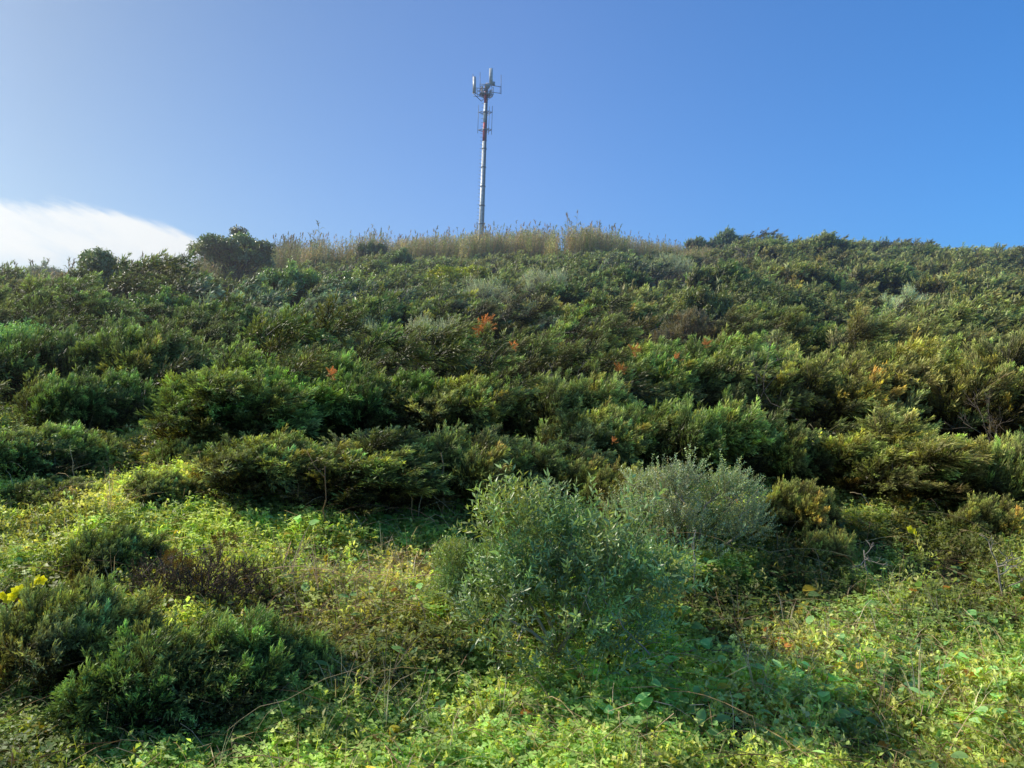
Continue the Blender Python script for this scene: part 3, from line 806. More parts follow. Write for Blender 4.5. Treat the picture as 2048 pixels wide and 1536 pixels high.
# ------------------------------------------------------------------ reeds along the ridge
def reed(rng, plume):
    v, f, c = [], [], []
    k = rng.uniform(0, 6.28)
    lean = rng.uniform(-0.22, 0.22, 2)
    def ax(t): return np.array([lean[0] * t * t, lean[1] * t * t, t])
    for s_ in ((1, 0, 0), (0, 1, 0)):
        n = len(v); s_ = np.array(s_) * 0.006
        v += [ax(0) + s_, ax(0) - s_, ax(1) + s_ * 0.4, ax(1) - s_ * 0.4]; c += [(0.9, 0.85, 0.7)] * 4
        f += [(n, n + 1, n + 3), (n, n + 3, n + 2)]
    for i in range(13):
        t = 0.25 + 0.72 * i / 13
        k += 2.6
        r_ = np.array([math.cos(k), math.sin(k), 0])
        s_ = np.array([-math.sin(k), math.cos(k), 0]) * 0.012
        l = rng.uniform(0.10, 0.2)
        n = len(v); e = rng.uniform(0.7, 1.35); b = rng.uniform(0.25, 1.1)
        col = (e * 1.05, e, e * rng.uniform(0.6, 0.9))
        v += [ax(t) + s_ * 0.6, ax(t) - s_ * 0.6, ax(t) + r_ * l * 0.5 + (0, 0, l * 0.6 * b) + s_, ax(t) + r_ * l * 0.5 + (0, 0, l * 0.6 * b) - s_, ax(t) + r_ * l + (0, 0, l * 0.4 * b)]
        f += [(n, n + 1, n + 3), (n, n + 3, n + 2), (n + 2, n + 3, n + 4)]
        c += [col] * 5
    if plume:
        for i in range(9):
            p = ax(1 + 0.012 * i); n = len(v)
            d = nrm(rng.normal(0, 0.4, 3) + (0.4, 0, 0.9)) * 0.07
            s_ = nrm(np.cross(d, rng.normal(0, 1, 3))) * 0.013
            v += [p - s_, p + s_, p + d]; f.append((n, n + 1, n + 2)); c += [(0.85, 0.68, 0.55)] * 3
    return T_(v, f, c)
rr_ = np.random.default_rng(77)
REED = [reed(rr_, False) for _ in range(8)]; REEDP = [reed(rr_, True) for _ in range(3)]

def reeds(label, n, px0, px1, rowf, depth, hgt, seed, colr, thin=0.0):
    rng = np.random.default_rng(seed)
    px = rng.uniform(px0, px1, n); kk = rng.integers(0, n // 14, n); px = np.where(rng.random(n) < 0.5, px[kk] + rng.normal(0, 5, n), px)
    PX = np.linspace(px0, px1, 60)
    G = np.array([ground_at(p_, rowf(p_)) for p_ in PX])
    y = np.interp(px, PX, G[:, 1]) + rng.uniform(0, depth, n)
    x = np.array([ray(p_, 500)[0] for p_ in px]) * y
    z = terrain(x, y)
    hh = hgt(px) * rng.uniform(0.55, 1.05, n) * (0.78 + 0.35 * fbm(px / 38.0, y * 0.2, 4))
    keep = ~((np.abs(px - 1122 + rng.normal(0, 5, n)) < 12) & (rng.random(n) < 0.9))
    keep &= fbm(px / 30.0, y * 0.3, 14) > thin
    t = np.array(colr) * rng.uniform(0.7, 1.3, (n, 1)) * (1 + rng.normal(0, 0.07, (n, 3)))
    gr = rng.random(n) < 0.35; t[gr] *= (0.62, 0.85, 0.55)
    g = Geo()
    pl = (rng.random(n) < 0.09) & keep; npl = ~pl & keep
    d = np.array([0.05, 0, 1]) + rng.normal(0, 0.05, (n, 3))
    pos = np.stack([x, y, z - 0.05], 1)
    scatter(g, REED, pos[npl], d[npl], hh[npl], t[npl], rng)
    scatter(g, REEDP, pos[pl], d[pl], hh[pl] * 1.16, t[pl] * 0.8, rng)
    tag(obj("reeds", g.mesh("reeds"), M_DRY), label, "reeds", None, "stuff")

reeds("tan giant reeds in a dense stand along the ridge in front of the mast", 6000, 600, 1440,
      lambda p_: np.interp(p_, [600, 700, 1000, 1440], [534, 530, 519, 518]), 7,
      lambda p_: np.interp(p_, [600, 700, 900, 1100, 1135, 1250, 1330, 1440], [1.4, 1.6, 2.05, 2.15, 2.0, 1.7, 1.2, 0.8]), 61, (0.66, 0.60, 0.46))
reeds("brownish reeds thinning down the left part of the ridge", 7500, -60, 600,
      lambda p_: np.interp(p_, [-60, 0, 200, 400, 600], [640, 640, 630, 592, 550]), 26,
      lambda p_: np.interp(p_, [-60, 0, 400, 600], [1.3, 1.3, 1.5, 1.9]), 62, (0.44, 0.40, 0.28), 0.36)
reeds("scattered tall reed plumes on the rise beside the dome-shaped tree", 260, 545, 640,
      lambda p_: 525, 6, lambda p_: 2.4 + 0 * p_, 63, (0.42, 0.35, 0.2))

# ------------------------------------------------------------------ foreground plants
def oval(v, f, c, base, d, upv, l, wd, col, cup=0.15):
    s = nrm(np.cross(d, upv)); u = nrm(np.cross(s, d))
    n = len(v); col = np.asarray(col, float)
    ts = [0.0, 0.12, 0.35, 0.62, 0.85, 1.0]; ws = [0.03, 0.62, 1.0, 0.88, 0.45, 0.0]
    for t, w_ in zip(ts, ws):
        m = base + d * l * t - u * cup * l * t * t
        v += [m + s * wd / 2 * w_ + u * cup * wd * 0.8 * w_, m, m - s * wd / 2 * w_ + u * cup * wd * 0.8 * w_]
        c += [col * 1.05, col * 0.85, col * 1.05]
    for i in range(5):
        a_ = n + i * 3
        for k in (0, 1): f += [(a_ + k, a_ + k + 1, a_ + k + 4), (a_ + k, a_ + k + 4, a_ + k + 3)]

def stalk(v, f, c, p0, p1, w_, col):
    s_ = nrm(np.cross(p1 - p0, np.array([0.3, 0.9, 0.1]))) * w_ / 2
    n = len(v); v += [p0 + s_, p0 - s_, p1 + s_ * 0.6, p1 - s_ * 0.6]; c += [np.array(col, float)] * 4
    f += [(n, n + 1, n + 3), (n, n + 3, n + 2)]

def t_clover(rng):           # metres; about 7 cm tall
    v, f, c = [], [], []
    for q_ in range(3):
        h = rng.uniform(0.035, 0.095); o = np.array([rng.normal(0, 0.018), rng.normal(0, 0.018), h])
        stalk(v, f, c, np.array([o[0] * 0.3, o[1] * 0.3, 0]), o, 0.0022, (1.1, 1.1, 0.8))
        a0 = rng.uniform(0, 6.28); l = rng.uniform(0.010, 0.019); e = rng.uniform(0.75, 1.25)
        tilt = rng.normal(0, 0.25, 2)
        for k in range(3):
            a_ = a0 + k * 2.094
            d = nrm(np.array([math.cos(a_), math.sin(a_), math.cos(a_) * tilt[0] + math.sin(a_) * tilt[1] + 0.05]))
            s_ = np.array([-math.sin(a_), math.cos(a_), 0])
            n = len(v)
            w2 = l * 0.55
            v += [o, o + d * l * 0.75 + s_ * w2 + (0, 0, 0.002), o + d * l * 1.0 + s_ * w2 * 0.5, o + d * l * 0.86 - (0, 0, 0.001), o + d * l * 1.0 - s_ * w2 * 0.5, o + d * l * 0.75 - s_ * w2 + (0, 0, 0.002)]
            f += [(n, n + 1, n + 2), (n, n + 2, n + 3), (n, n + 3, n + 4), (n, n + 4, n + 5)]
            c += [np.array([e * 0.8, e * 0.85, e * 0.8])] + [np.array([e, e, e])] * 5
    return T_(v, f, c)

def t_creeper(rng):          # small-leaved sprawling herb, about 12 cm
    v, f, c = [], [], []
    for q_ in range(3):
        d0 = nrm(np.array([rng.normal(), rng.normal(), 0.9])); p = np.zeros(3); L_ = rng.uniform(0.07, 0.15)
        tip = p + d0 * L_
        stalk(v, f, c, p, tip, 0.002, (0.9, 0.9, 0.6))
        for k in range(8):
            t = 0.2 + 0.8 * k / 8
            d = nrm(rng.normal(0, 1, 3) + (0, 0, 0.4)); e = rng.uniform(0.7, 1.25)
            leaf4(v, f, c, p + d0 * L_ * t, d, np.array([0, 0, 1.0]) + rng.normal(0, 0.4, 3), rng.uniform(0.014, 0.030), rng.uniform(0.009, 0.017), (e, e, e))
    return T_(v, f, c)

def t_grass(rng, nb, l0, l1, wd):
    v, f, c = [], [], []
    for q_ in range(nb):
        a_ = rng.uniform(0, 6.28); l = rng.uniform(l0, l1); out_ = rng.uniform(0.15, 0.75)
        r_ = np.array([math.cos(a_), math.sin(a_), 0]); s_ = np.array([-math.sin(a_), math.cos(a_), 0]) * wd * rng.uniform(0.6, 1.2)
        b0 = r_ * rng.uniform(0, 0.02); e = rng.uniform(0.75, 1.25)
        n = len(v)
        for t, ww in ((0, 1), (0.35, 0.95), (0.7, 0.6)):
            m = b0 + r_ * out_ * l * t ** 1.7 + np.array([0, 0, l * (t - 0.35 * out_ * t * t)])
            v += [m + s_ * ww / 2, m - s_ * ww / 2]; c += [np.array([e * 0.9, e * 0.95, e * 0.9])] * 2
        v.append(b0 + r_ * out_ * l + np.array([0, 0, l * (1 - 0.45 * out_)])); c.append(np.array([e * 1.15, e * 1.1, e]))
        f += [(n, n + 1, n + 3), (n, n + 3, n + 2), (n + 2, n + 3, n + 5), (n + 2, n + 5, n + 4), (n + 4, n + 5, n + 6)]
    return T_(v, f, c)

def t_feather(rng):          # fresh feathery herb, 25 cm
    v, f, c = [], [], []
    for q_ in range(2):
        d0 = nrm(np.array([rng.normal(0, 0.45), rng.normal(0, 0.45), 1])); L_ = rng.uniform(0.14, 0.28)
        stalk(v, f, c, np.zeros(3), d0 * L_, 0.003, (0.9, 1, 0.6))
        k = rng.uniform(0, 6)
        for i in range(11):
            t = 0.15 + 0.85 * i / 11; k += 2.4
            b = nrm(np.array([math.cos(k), math.sin(k), rng.uniform(0.4, 1.1)])); lb = rng.uniform(0.025, 0.055) * (1.1 - 0.4 * t)
            for s_ in (0.35, 0.7, 1.0):
                for sg in (-1, 1):
                    d = nrm(b + rng.normal(0, 0.35, 3) + sg * 0.5 * np.cross(b, (0, 0, 1)))
                    e = rng.uniform(0.8, 1.25)
                    leaf4(v, f, c, d0 * L_ * t + b * lb * s_ * 0.7, d, np.array([0, 0, 1.0]), rng.uniform(0.015, 0.03), 0.0045, (e, e, e), 0.1)
    return T_(v, f, c)

def t_broad(rng, k=4):
    v, f, c = [], [], []
    for q_ in range(k):
        a_ = rng.uniform(0, 6.28); h = rng.uniform(0.03, 0.10); o = np.array([math.cos(a_) * 0.04, math.sin(a_) * 0.04, h])
        stalk(v, f, c, np.array([0, 0, 0.0]), o, 0.003, (0.9, 1, 0.7))
        d = nrm(np.array([math.cos(a_), math.sin(a_), rng.uniform(-0.2, 0.7)])); e = rng.uniform(0.75, 1.2)
        oval(v, f, c, o, d, np.array([0, 0, 1.0]) + rng.normal(0, 0.25, 3), rng.uniform(0.035, 0.065), rng.uniform(0.022, 0.04), (e, e, e))
    return T_(v, f, c)

def t_litter(rng):
    v, f, c = [], [], []
    for q_ in range(6):
        p = np.array([rng.normal(0, 0.05), rng.normal(0, 0.05), rng.uniform(0, 0.05)])
        if rng.random() < 0.6:
            d = nrm(np.array([rng.normal(), rng.normal(), rng.normal(0, 0.35)])) * rng.uniform(0.04, 0.14)
            stalk(v, f, c, p, p + d, rng.uniform(0.0015, 0.004), np.array([0.9, 0.8, 0.65]) * rng.uniform(0.6, 1.4))
        else:
            d = nrm(rng.normal(0, 1, 3) * (1, 1, 0.4)); e = rng.uniform(0.6, 1.3)
            leaf4(v, f, c, p, d, np.array([0, 0, 1.0]), rng.uniform(0.012, 0.03), rng.uniform(0.008, 0.016), (e * 1.0, e * 0.65, e * 0.4))
    return T_(v, f, c)

hr = np.random.default_rng(90)
CLO = [t_clover(hr) for _ in range(8)]; CRE = [t_creeper(hr) for _ in range(8)]
GRA = [t_grass(hr, 9, 0.07, 0.20, 0.004) for _ in range(6)]; DRG = [t_grass(hr, 6, 0.10, 0.30, 0.0028) for _ in range(6)]
FEA = [t_feather(hr) for _ in range(6)]; BRO = [t_broad(hr) for _ in range(6)]; LIT = [t_litter(hr) for _ in range(6)]

def blob(px, py, items):
    """sum of soft ellipses in plant-patch space; items: (px,py,rx,ry,weight) read as patches on the ground"""
    r = 0 * px
    for a_, b_, rx, ry, w_ in items:
        r = r + w_ * np.exp(-((px - a_) / rx) ** 2 - ((py - b_) / ry) ** 2)
    return r

def herb(name, n, temps, mat, colf, prob, scale, label, seed, y0=2.3, y1=11.5, lift=0.0, upn=0.25, cat="herbs"):
    rng = np.random.default_rng(seed)
    u = rng.random(n)
    y = y0 * (y1 / y0) ** (u ** 1.1)
    x = rng.uniform(-0.80, 0.80, n) * (y + 0.4)
    z = terrain(x, y)
    px, py = rows(np.stack([x, y, z], 1))
    p_ = prob(px, py, x, y) * (py > front_row(px) - 45)
    p_ = p_ * (0.35 + 0.65 * sstep(0.28, 0.45, fbm(x * 1.9 + 7, y * 1.9, 92)))
    k = rng.random(n) < p_
    x, y, z, px, py = x[k], y[k], z[k], px[k], py[k]
    n = len(x)
    e = 0.05
    nn = np.stack([-(terrain(x + e, y) - z) / e, -(terrain(x, y + e) - z) / e, np.ones(n)], 1)
    d = nrm(nn) * upn * 3 + (0, 0, 1) + rng.normal(0, 0.16, (n, 3))
    hollow_shade = 0.42 + 1.08 * sstep(0.34, 0.64, fbm(x * 1.5 + 3, y * 1.5, 91))[:, None]  # random patches of herb colour dimmed to suggest shaded hollows
    dw = np.clip(blob(px, py, DRYP), 0, 1)[:, None]
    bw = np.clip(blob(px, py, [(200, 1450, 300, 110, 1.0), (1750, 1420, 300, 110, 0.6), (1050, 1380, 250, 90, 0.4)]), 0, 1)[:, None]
    hollow_shade = hollow_shade + (1.25 - hollow_shade) * np.maximum(dw * 0.8, bw * 0.8)
    shadow_w = np.clip(blob(px, py, [(640, 1430, 170, 130, 0.8), (1480, 1200, 150, 90, 0.6), (760, 1040, 230, 45, 0.6)]), 0, 1)[:, None]  # cast shadows of bush and junipers painted into the herb colour
    t = hollow_shade * colf(px, py, x, y, rng) * (1 + dw * np.array([0.30, 0.2, 0.5])) * (1 - 0.45 * shadow_w) * rng.uniform(0.75, 1.25, (n, 1)) * (1 + rng.normal(0, 0.06, (n, 3)))
    g = Geo()
    nv = nrm(nn + np.array([-0.65, 0.12, 0.35]) + rng.normal(0, 0.35, (n, 3)))
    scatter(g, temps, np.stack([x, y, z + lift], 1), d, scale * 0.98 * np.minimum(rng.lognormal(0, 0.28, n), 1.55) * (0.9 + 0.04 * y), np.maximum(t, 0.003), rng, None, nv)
    tag(obj(name, g.mesh(name), mat), label, cat, None, "stuff")
    return n

DRYP = [(740, 1175, 150, 55, 1.2), (660, 1260, 120, 50, 0.6), (1600, 1330, 200, 70, 0.55), (1800, 1290, 200, 80, 0.45), (1000, 1480, 160, 60, 0.5), (1950, 1420, 140, 50, 0.8), (1560, 1450, 160, 40, 0.7), (400, 1180, 140, 50, 0.8)]
def c_clover(px, py, x, y, rng):
    b = fbm(x * 1.2, y * 1.2, 41)[:, None]
    a_ = np.array([0.36, 0.54, 0.15]); c_ = np.array([0.66, 0.78, 0.20])
    return a_ + (c_ - a_) * sstep(0.35, 0.65, b)
def c_creep(px, py, x, y, rng):
    b = fbm(x * 1.7 + 9, y * 1.7, 42)[:, None]
    a_ = np.array([0.46, 0.54, 0.16]); c_ = np.array([0.78, 0.77, 0.30])
    t = a_ + (c_ - a_) * sstep(0.35, 0.7, b)
    yl = rng.random(len(px)) < 0.05; t[yl] = (0.33, 0.28, 0.04)
    return t
def c_grass(px, py, x, y, rng): return np.tile([0.40, 0.52, 0.16], (len(px), 1))
def c_dry(px, py, x, y, rng): return np.tile([0.52, 0.44, 0.28], (len(px), 1))
def c_fea(px, py, x, y, rng): return np.tile([0.48, 0.62, 0.14], (len(px), 1))
def c_broad(px, py, x, y, rng):
    t = np.tile([0.34, 0.60, 0.20], (len(px), 1)); r_ = rng.random(len(px))
    t[r_ < 0.08] = (0.75, 0.58, 0.08); t[r_ < 0.04] = (0.75, 0.32, 0.08)
    return t
def c_lit(px, py, x, y, rng): return np.tile([0.42, 0.33, 0.23], (len(px), 1))

herb("clover", 125000, CLO, M_HERB, c_clover, lambda px, py, x, y: np.clip(0.25 + 1.5 * (fbm(x * 0.9, y * 0.9, 45) - 0.4) + blob(px, py, [(250, 1440, 330, 110, 0.8), (1500, 1130, 200, 110, 0.6), (700, 1040, 220, 40, 0.9), (1900, 1050, 300, 60, 0.5)]) - 0.5 * blob(px, py, DRYP), 0.08, 1), 1.12, "three-lobed clover leaves carpeting the foreground", 71)
herb("creeping_herbs", 105000, CRE, M_HERB, c_creep, lambda px, py, x, y: np.clip(0.42 + 1.5 * (fbm(x * 1.1 + 4, y * 1.1, 46) - 0.45) + 0.25 * blob(px, py, DRYP), 0.08, 1), 1.0, "small-leaved yellow-green herbs creeping over the foreground", 72)
herb("grass", 7000, GRA, M_HERB, c_grass, lambda px, py, x, y: np.clip(1.6 * (fbm(x * 1.0 + 14, y * 1.0, 47) - 0.38) + blob(px, py, [(620, 1400, 130, 120, 0.6), (950, 1150, 80, 90, 0.6), (1650, 1120, 160, 80, 0.6)]), 0.03, 1), 0.6, "thin green grass tufts among the herbs", 73)
herb("dry_grass", 4000, DRG, M_DRY, c_dry, lambda px, py, x, y: np.clip(0.10 + 1.2 * (fbm(x * 1.0 + 24, y * 1.0, 48) - 0.48) + 0.9 * blob(px, py, DRYP) + blob(px, py, [(720, 1480, 110, 90, 0.9)]), 0.03, 1), 1.05, "thin bleached grass stalks among the herbs", 74)
herb("feathery_herbs", 9000, FEA, M_HERB, c_fea, lambda px, py, x, y: np.clip(0.02 + blob(px, py, [(250, 1000, 200, 60, 1.0), (480, 1030, 120, 60, 1.0), (100, 1080, 160, 70, 0.6), (1650, 1080, 150, 50, 0.5), (1850, 1120, 150, 60, 0.4), (1000, 1180, 100, 60, 0.3), (620, 1150, 150, 40, 0.3)]), 0, 1), 0.5, "fresh feathery herbs on the sunlit bank", 75)
herb("broad_leaves", 14000, BRO, M_HERB, c_broad, lambda px, py, x, y: np.clip(0.10 + blob(px, py, [(1500, 1400, 420, 90, 0.7), (1300, 1240, 150, 60, 0.9), (850, 1400, 150, 100, 0.3), (1850, 1330, 250, 100, 0.4)]), 0, 1), 0.98, "round broad leaves scattered through the foreground herbs", 76)
def t_arc(rng):
    v, f, c = [], [], []
    a_ = rng.uniform(0, 6.28); L_ = rng.uniform(0.15, 0.5); r_ = np.array([math.cos(a_), math.sin(a_), 0]); h = rng.uniform(0.04, 0.13)
    cv = rng.normal(0, 0.3); p = np.zeros(3); e = rng.uniform(0.5, 1.4)
    for i in range(5):
        t = (i + 1) / 5; q_ = r_ * L_ * t + np.cross(r_, (0, 0, 1)) * cv * L_ * t * t + np.array([0, 0, h * math.sin(t * 2.6)])
        stalk(v, f, c, p, q_, rng.uniform(0.002, 0.0032), np.array([e, e * 0.92, e * 0.8])); p = q_
    return T_(v, f, c)
ARC = [t_arc(hr) for _ in range(10)]
herb("trailing_stems", 15000, ARC, M_DRY, lambda px, py, x, y, rng: np.where(rng.random((len(px), 1)) < 0.5, np.array([0.52, 0.42, 0.28]), np.array([0.30, 0.20, 0.14])), lambda px, py, x, y: np.clip(0.3 + 0.6 * blob(px, py, DRYP), 0, 1), 1.0, "brown and straw-coloured trailing stems tangled over the herbs", 78, lift=0.07)
herb("leaf_litter", 24000, LIT, M_DRY, c_lit, lambda px, py, x, y: np.clip(0.25 + 0.7 * blob(px, py, DRYP), 0, 1), 1.0, "brown twigs and fallen bits under the herbs", 77, cat="litter")

# ------------------------------------------------------------------ single leaves, flowers, stalks
def single_leaf(px, py, l_px, col, label, ang=0.0, tilt=0.35, group="coloured leaves among the herbs"):
    q = ground_at(px, py); q = ground_at(px, py + 0.11 * F / q[1]); Yd = q[1]; l = l_px * Yd / F
    v, f, c = [], [], []
    h = 0.11; l *= 1.0
    d = nrm(np.array([math.cos(ang), math.sin(ang) * 0.5, tilt]))
    oval(v, f, c, np.array([-d[0] * l / 2, -d[1] * l / 2, h]), d, np.array([-0.55, -0.38, 0.75]), l, l * 0.62, np.array(col) * 1.25, 0.3)
    g1 = Geo(); g1.add(v, f, c)
    root = bpy.data.objects.new("yellowed_or_lit_leaf", None); COL.objects.link(root); root.location = q; root.empty_display_size = 0.05
    obj("leaf_blade", g1.mesh("leaf_blade", True), M_HERB, root)
    g2 = Geo(); tube(g2, [(0, 0, -0.01), (-0.01, 0, h * 0.5), (-d[0] * l / 2, -d[1] * l / 2, h)], [0.002, 0.0017, 0.0013], (0.25, 0.22, 0.06), 4)
    obj("leaf_stalk", g2.mesh("leaf_stalk"), M_BARK, root)
    tag(root, label, "leaf", group)
OR, YE, RU, GR = (0.60, 0.26, 0.04), (0.62, 0.46, 0.05), (0.36, 0.10, 0.03), (0.30, 0.52, 0.08)
for a_ in [(1935, 1360, 34, OR, "largest orange-yellow leaf, near the right edge above the bottom corner", 0.2),
           (1447, 1384, 30, YE, "yellow leaf right of centre, left one of a pair above the round leaves", 0.1),
           (1491, 1388, 20, OR, "small orange leaf just right of the yellow one in the pair", 0.4),
           (1531, 1268, 20, RU, "rust-red leaf in the shade right of the wild olive bush", 1.2),
           (1419, 1270, 22, RU, "brown leaf lying in shade by the olive bush's lower right edge", 0.3),
           (1620, 1185, 34, YE, "yellow and orange leaf in the right-hand herbs near the olive's shadow edge", 0.1),
           (1826, 1190, 22, OR, "pale orange leaf under the single yellow flower on the right", 0.5),
           (1893, 1184, 22, OR, "orange leaf nearest the bare grey twig at the right edge", 0.9),
           (1768, 1498, 30, OR, "dull orange leaf on the bottom edge at the right", 0.3),
           (1885, 1378, 16, YE, "small yellow leaf left of the largest orange-yellow one", 0.3),
           (1050, 1438, 26, OR, "curled brown-orange leaf at the bottom centre", 0.5),
           (1137, 1365, 32, GR, "glowing green leaf lit from behind at the bottom centre", 0.2),
           (1290, 1422, 32, GR, "bright green upturned leaf lower right of the bottom centre", 0.8),
           (1085, 1462, 34, (0.2, 0.34, 0.12), "oval green leaf with curled edge near the bottom centre", 1.4),
           (656, 1062, 24, GR, "upright glowing green leaf below the front junipers", 1.4),
           (680, 1080, 18, YE, "yellow leaf beside the upright green one", 0.6),
           (575, 1078, 20, YE, "yellow leaf left of the upright green one", 0.2),
           (512, 1003, 24, YE, "bright yellow leaf on the sunlit bank at the left", 1.0),
           (428, 968, 24, OR, "sunlit leaf, its light painted pale orange, highest on the sunlit bank", 0.3),  # lit leaf, its glow put into the colour
           (1020, 1322, 18, RU, "rust-brown leaf in front of the olive bush's left half", 0.8),
           (1150, 925 + 300, 14, YE, "small yellow leaf caught in the middle of the olive bush", 1.3),
           (1190, 1385, 18, OR, "orange leaf left of the bright green upturned leaf", 0.5),
           (293, 915, 24, YE, "leaf with sunlight painted as yellow at the top of the left bank, leftmost of the yellow ones", 0.2),  # sunlight on this leaf painted as yellow
           (352, 927, 26, YE, "leaf painted sunlit yellow on the top of the left bank between two others", 0.5),  # sunlit yellow put into the leaf colour
           (392, 945, 20, YE, "small yellow leaf on the left bank nearest the pale orange one", 0.9),
           (472, 1040, 20, YE, "yellow leaf halfway down the sunlit bank at the left", 0.3),
           (620, 1085, 18, OR, "small orange leaf between the two yellow ones under the front junipers", 0.7),
           (790, 1190, 20, OR, "orange leaf on the pale dry patch left of the olive bush", 0.4),
           (860, 1180, 18, OR, "orange leaf at the right side of the pale dry patch", 1.0)]:
    single_leaf(a_[0], a_[1], a_[2], a_[3], a_[4], a_[5])

def flower(px, py, foot, n, size_px, label, lean=0.0, nod=False):
    q = ground_at(px - lean, foot); Yd = q[1]
    top = at_depth(px, py, Yd - 0.03) - q
    root = bpy.data.objects.new("yellow_flower", None); COL.objects.link(root); root.location = q; root.empty_display_size = 0.05
    rng = np.random.default_rng(int(px)); g = Geo()
    pts = [np.zeros(3), top * 0.4 + (-0.01, 0, 0.02), top * 0.8, top]
    if nod: pts = [np.zeros(3), top * 0.6 + (0.012, 0, 0.01), top + (-0.005, 0, 0.01), top + (-0.022, 0, 0.006), top + (-0.03, -0.005, -0.012)]
    tube(g, pts, np.linspace(0.0035, 0.002, len(pts)), (0.22, 0.30, 0.06), 5)
    s = size_px * Yd / F
    tips = []
    for k in range(n):
        o = pts[-1] + np.array([rng.normal(0, 1), rng.normal(0, 0.6), rng.normal(0, 0.5)]) * s * (0.8 if n > 1 else 0)
        if n > 1: tube(g, [pts[-2], o], [0.0014, 0.001], (0.22, 0.30, 0.06), 4)
        tips.append(o)
    obj("stem", g.mesh("stem"), M_HERB, root)
    for o in tips:
        v, f, c = [], [], []
        ax_ = nrm(np.array([rng.normal(0, 0.5), -0.7, rng.normal(0.5, 0.4)])) if not nod else np.array([-0.3, 0, -1.0])
        Rm = frames(ax_[None], np.array([0.0]))[0]
        for j in range(5):
            a_ = j * 2 * math.pi / 5
            dl = nrm(np.array([math.cos(a_), math.sin(a_), 0.75]))
            up_ = np.array([-math.cos(a_) * 0.75, -math.sin(a_) * 0.75, 1.0])
            oval(v, f, c, np.zeros(3), Rm @ dl, Rm @ up_, s * (0.6 if not nod else 0.5), s * 0.5, (0.92, 0.86, 0.05), 0.12)
        gg = Geo(); gg.add(np.array(v) + o, f, c)
        obj("blossom", gg.mesh("blossom", True), M_PETAL, root)
    tag(root, label, "flower")
flower(66, 1165, 1290, 7, 20, "cluster of yellow blossoms on a pale leaning stem at the left edge", 45)
flower(24, 1196, 1300, 5, 20, "lower yellow blossom cluster nearest the left edge", 20)
flower(1832, 1058, 1120, 2, 18, "lone yellow flower in the right-hand herbs", 5)
flower(250, 1132, 1205, 1, 13, "nodding yellow-green flower bud beside the dried brown shrub", -20, True)
flower(104, 1212, 1275, 1, 13, "nodding flower bud below the yellow blossom clusters", -30, True)
flower(310, 1143, 1205, 1, 11, "thin flower stem leaning right in front of the dried brown shrub", 28)
flower(1148, 925 + 520, 1500, 1, 9, "small closed yellow flower bud at the bottom centre", 4)

def stick(pts_px, dY, r, col, label, name="dry_stalk", forks=0, seed=1, foot=None):
    """a woody stalk; its lowest point stands on the ground, the others lie at about that depth"""
    q = ground_at(*(foot or pts_px[0])); Yd = q[1] + dY
    pts = [at_depth(a_, b_, Yd + 0.02 * i * math.sin(i * 1.7 + seed)) - q for i, (a_, b_) in enumerate(pts_px)]
    if foot is None: pts[0] = np.array([0, 0, -0.02])
    # smooth subdivision with slight waviness
    rng = np.random.default_rng(seed); P_ = [pts[0]]
    for i in range(len(pts) - 1):
        for t in (0.33, 0.66, 1.0):
            m = pts[i] + (pts[i + 1] - pts[i]) * t
            if t < 1: m = m + rng.normal(0, 0.012, 3) * np.linalg.norm(pts[i + 1] - pts[i]) * 3
            P_.append(m)
    g = Geo(); tube(g, P_, np.linspace(r, r * 0.5, len(P_)), col, 5)
    def fork(p, d, l, rr, dep):
        e = p + d * l; m = p + d * l * 0.5 + rng.normal(0, 0.06, 3) * l
        tube(g, [p, m, e], [rr, rr * 0.8, rr * 0.5], np.array(col) * rng.uniform(0.8, 1.2), 4)
        if dep > 0:
            for _ in range(3): fork(m + (e - m) * rng.random(), nrm(d + rng.normal(0, 0.55, 3) + (0, 0, 0.25)), l * rng.uniform(0.4, 0.7), rr * 0.65, dep - 1)
    for k in range(forks):
        p = P_[rng.integers(1, len(P_))]
        fork(p, nrm(rng.normal(0, 0.8, 3) + (0, 0, 0.8)), np.linalg.norm(pts[-1] - pts[0]) * rng.uniform(0.25, 0.5), r * 0.6, 2 if forks > 3 else 0)
    o = obj(name, g.mesh(name), M_BARK, None, q)
    tag(o, label, "twig" if name != "dry_stalk" else "stalk")
ST, GY, BN = (0.42, 0.32, 0.18), (0.34, 0.30, 0.25), (0.20, 0.12, 0.07)
stick([(651, 1065), (652, 1000), (650, 932)], -0.1, 0.006, (0.30, 0.16, 0.08), "reddish upright stalk in front of the wide overhanging juniper", forks=1, seed=2)
stick([(826, 1065), (824, 1000), (828, 935)], -0.1, 0.006, (0.32, 0.2, 0.09), "left upright stalk of the bare ones under the front junipers", seed=3)
stick([(832, 1060), (838, 1015), (848, 975)], -0.1, 0.005, ST, "short leaning stalk beside the left upright one", seed=4)
stick([(887, 1050), (886, 980), (882, 905)], -0.1, 0.009, (0.33, 0.22, 0.10), "thickest upright stem under the front junipers", seed=5)
stick([(700, 950), (760, 948), (820, 945)], 0.0, 0.003, ST, "pale straw lying level across the front juniper", seed=6, foot=(760, 1040))
stick([(850, 975), (885, 1005), (915, 1032)], -0.15, 0.003, ST, "thin straw slanting down right of the bare stems", seed=7, foot=(915, 1045))
stick([(1760, 1050), (1740, 1010), (1722, 988), (1700, 985)], 0.0, 0.005, ST, "pale stalk bent over in an arc above the right-hand herbs", seed=8)
stick([(2012, 1215), (2000, 1165), (1992, 1120)], 0.0, 0.008, GY, "bare grey branched twig standing at the right edge", "dead_twig", 6, 9)
stick([(1742, 1175), (1730, 1130), (1728, 1100)], 0.0, 0.006, GY, "bare grey forked twig left of the lone yellow flower", "dead_twig", 4, 10)
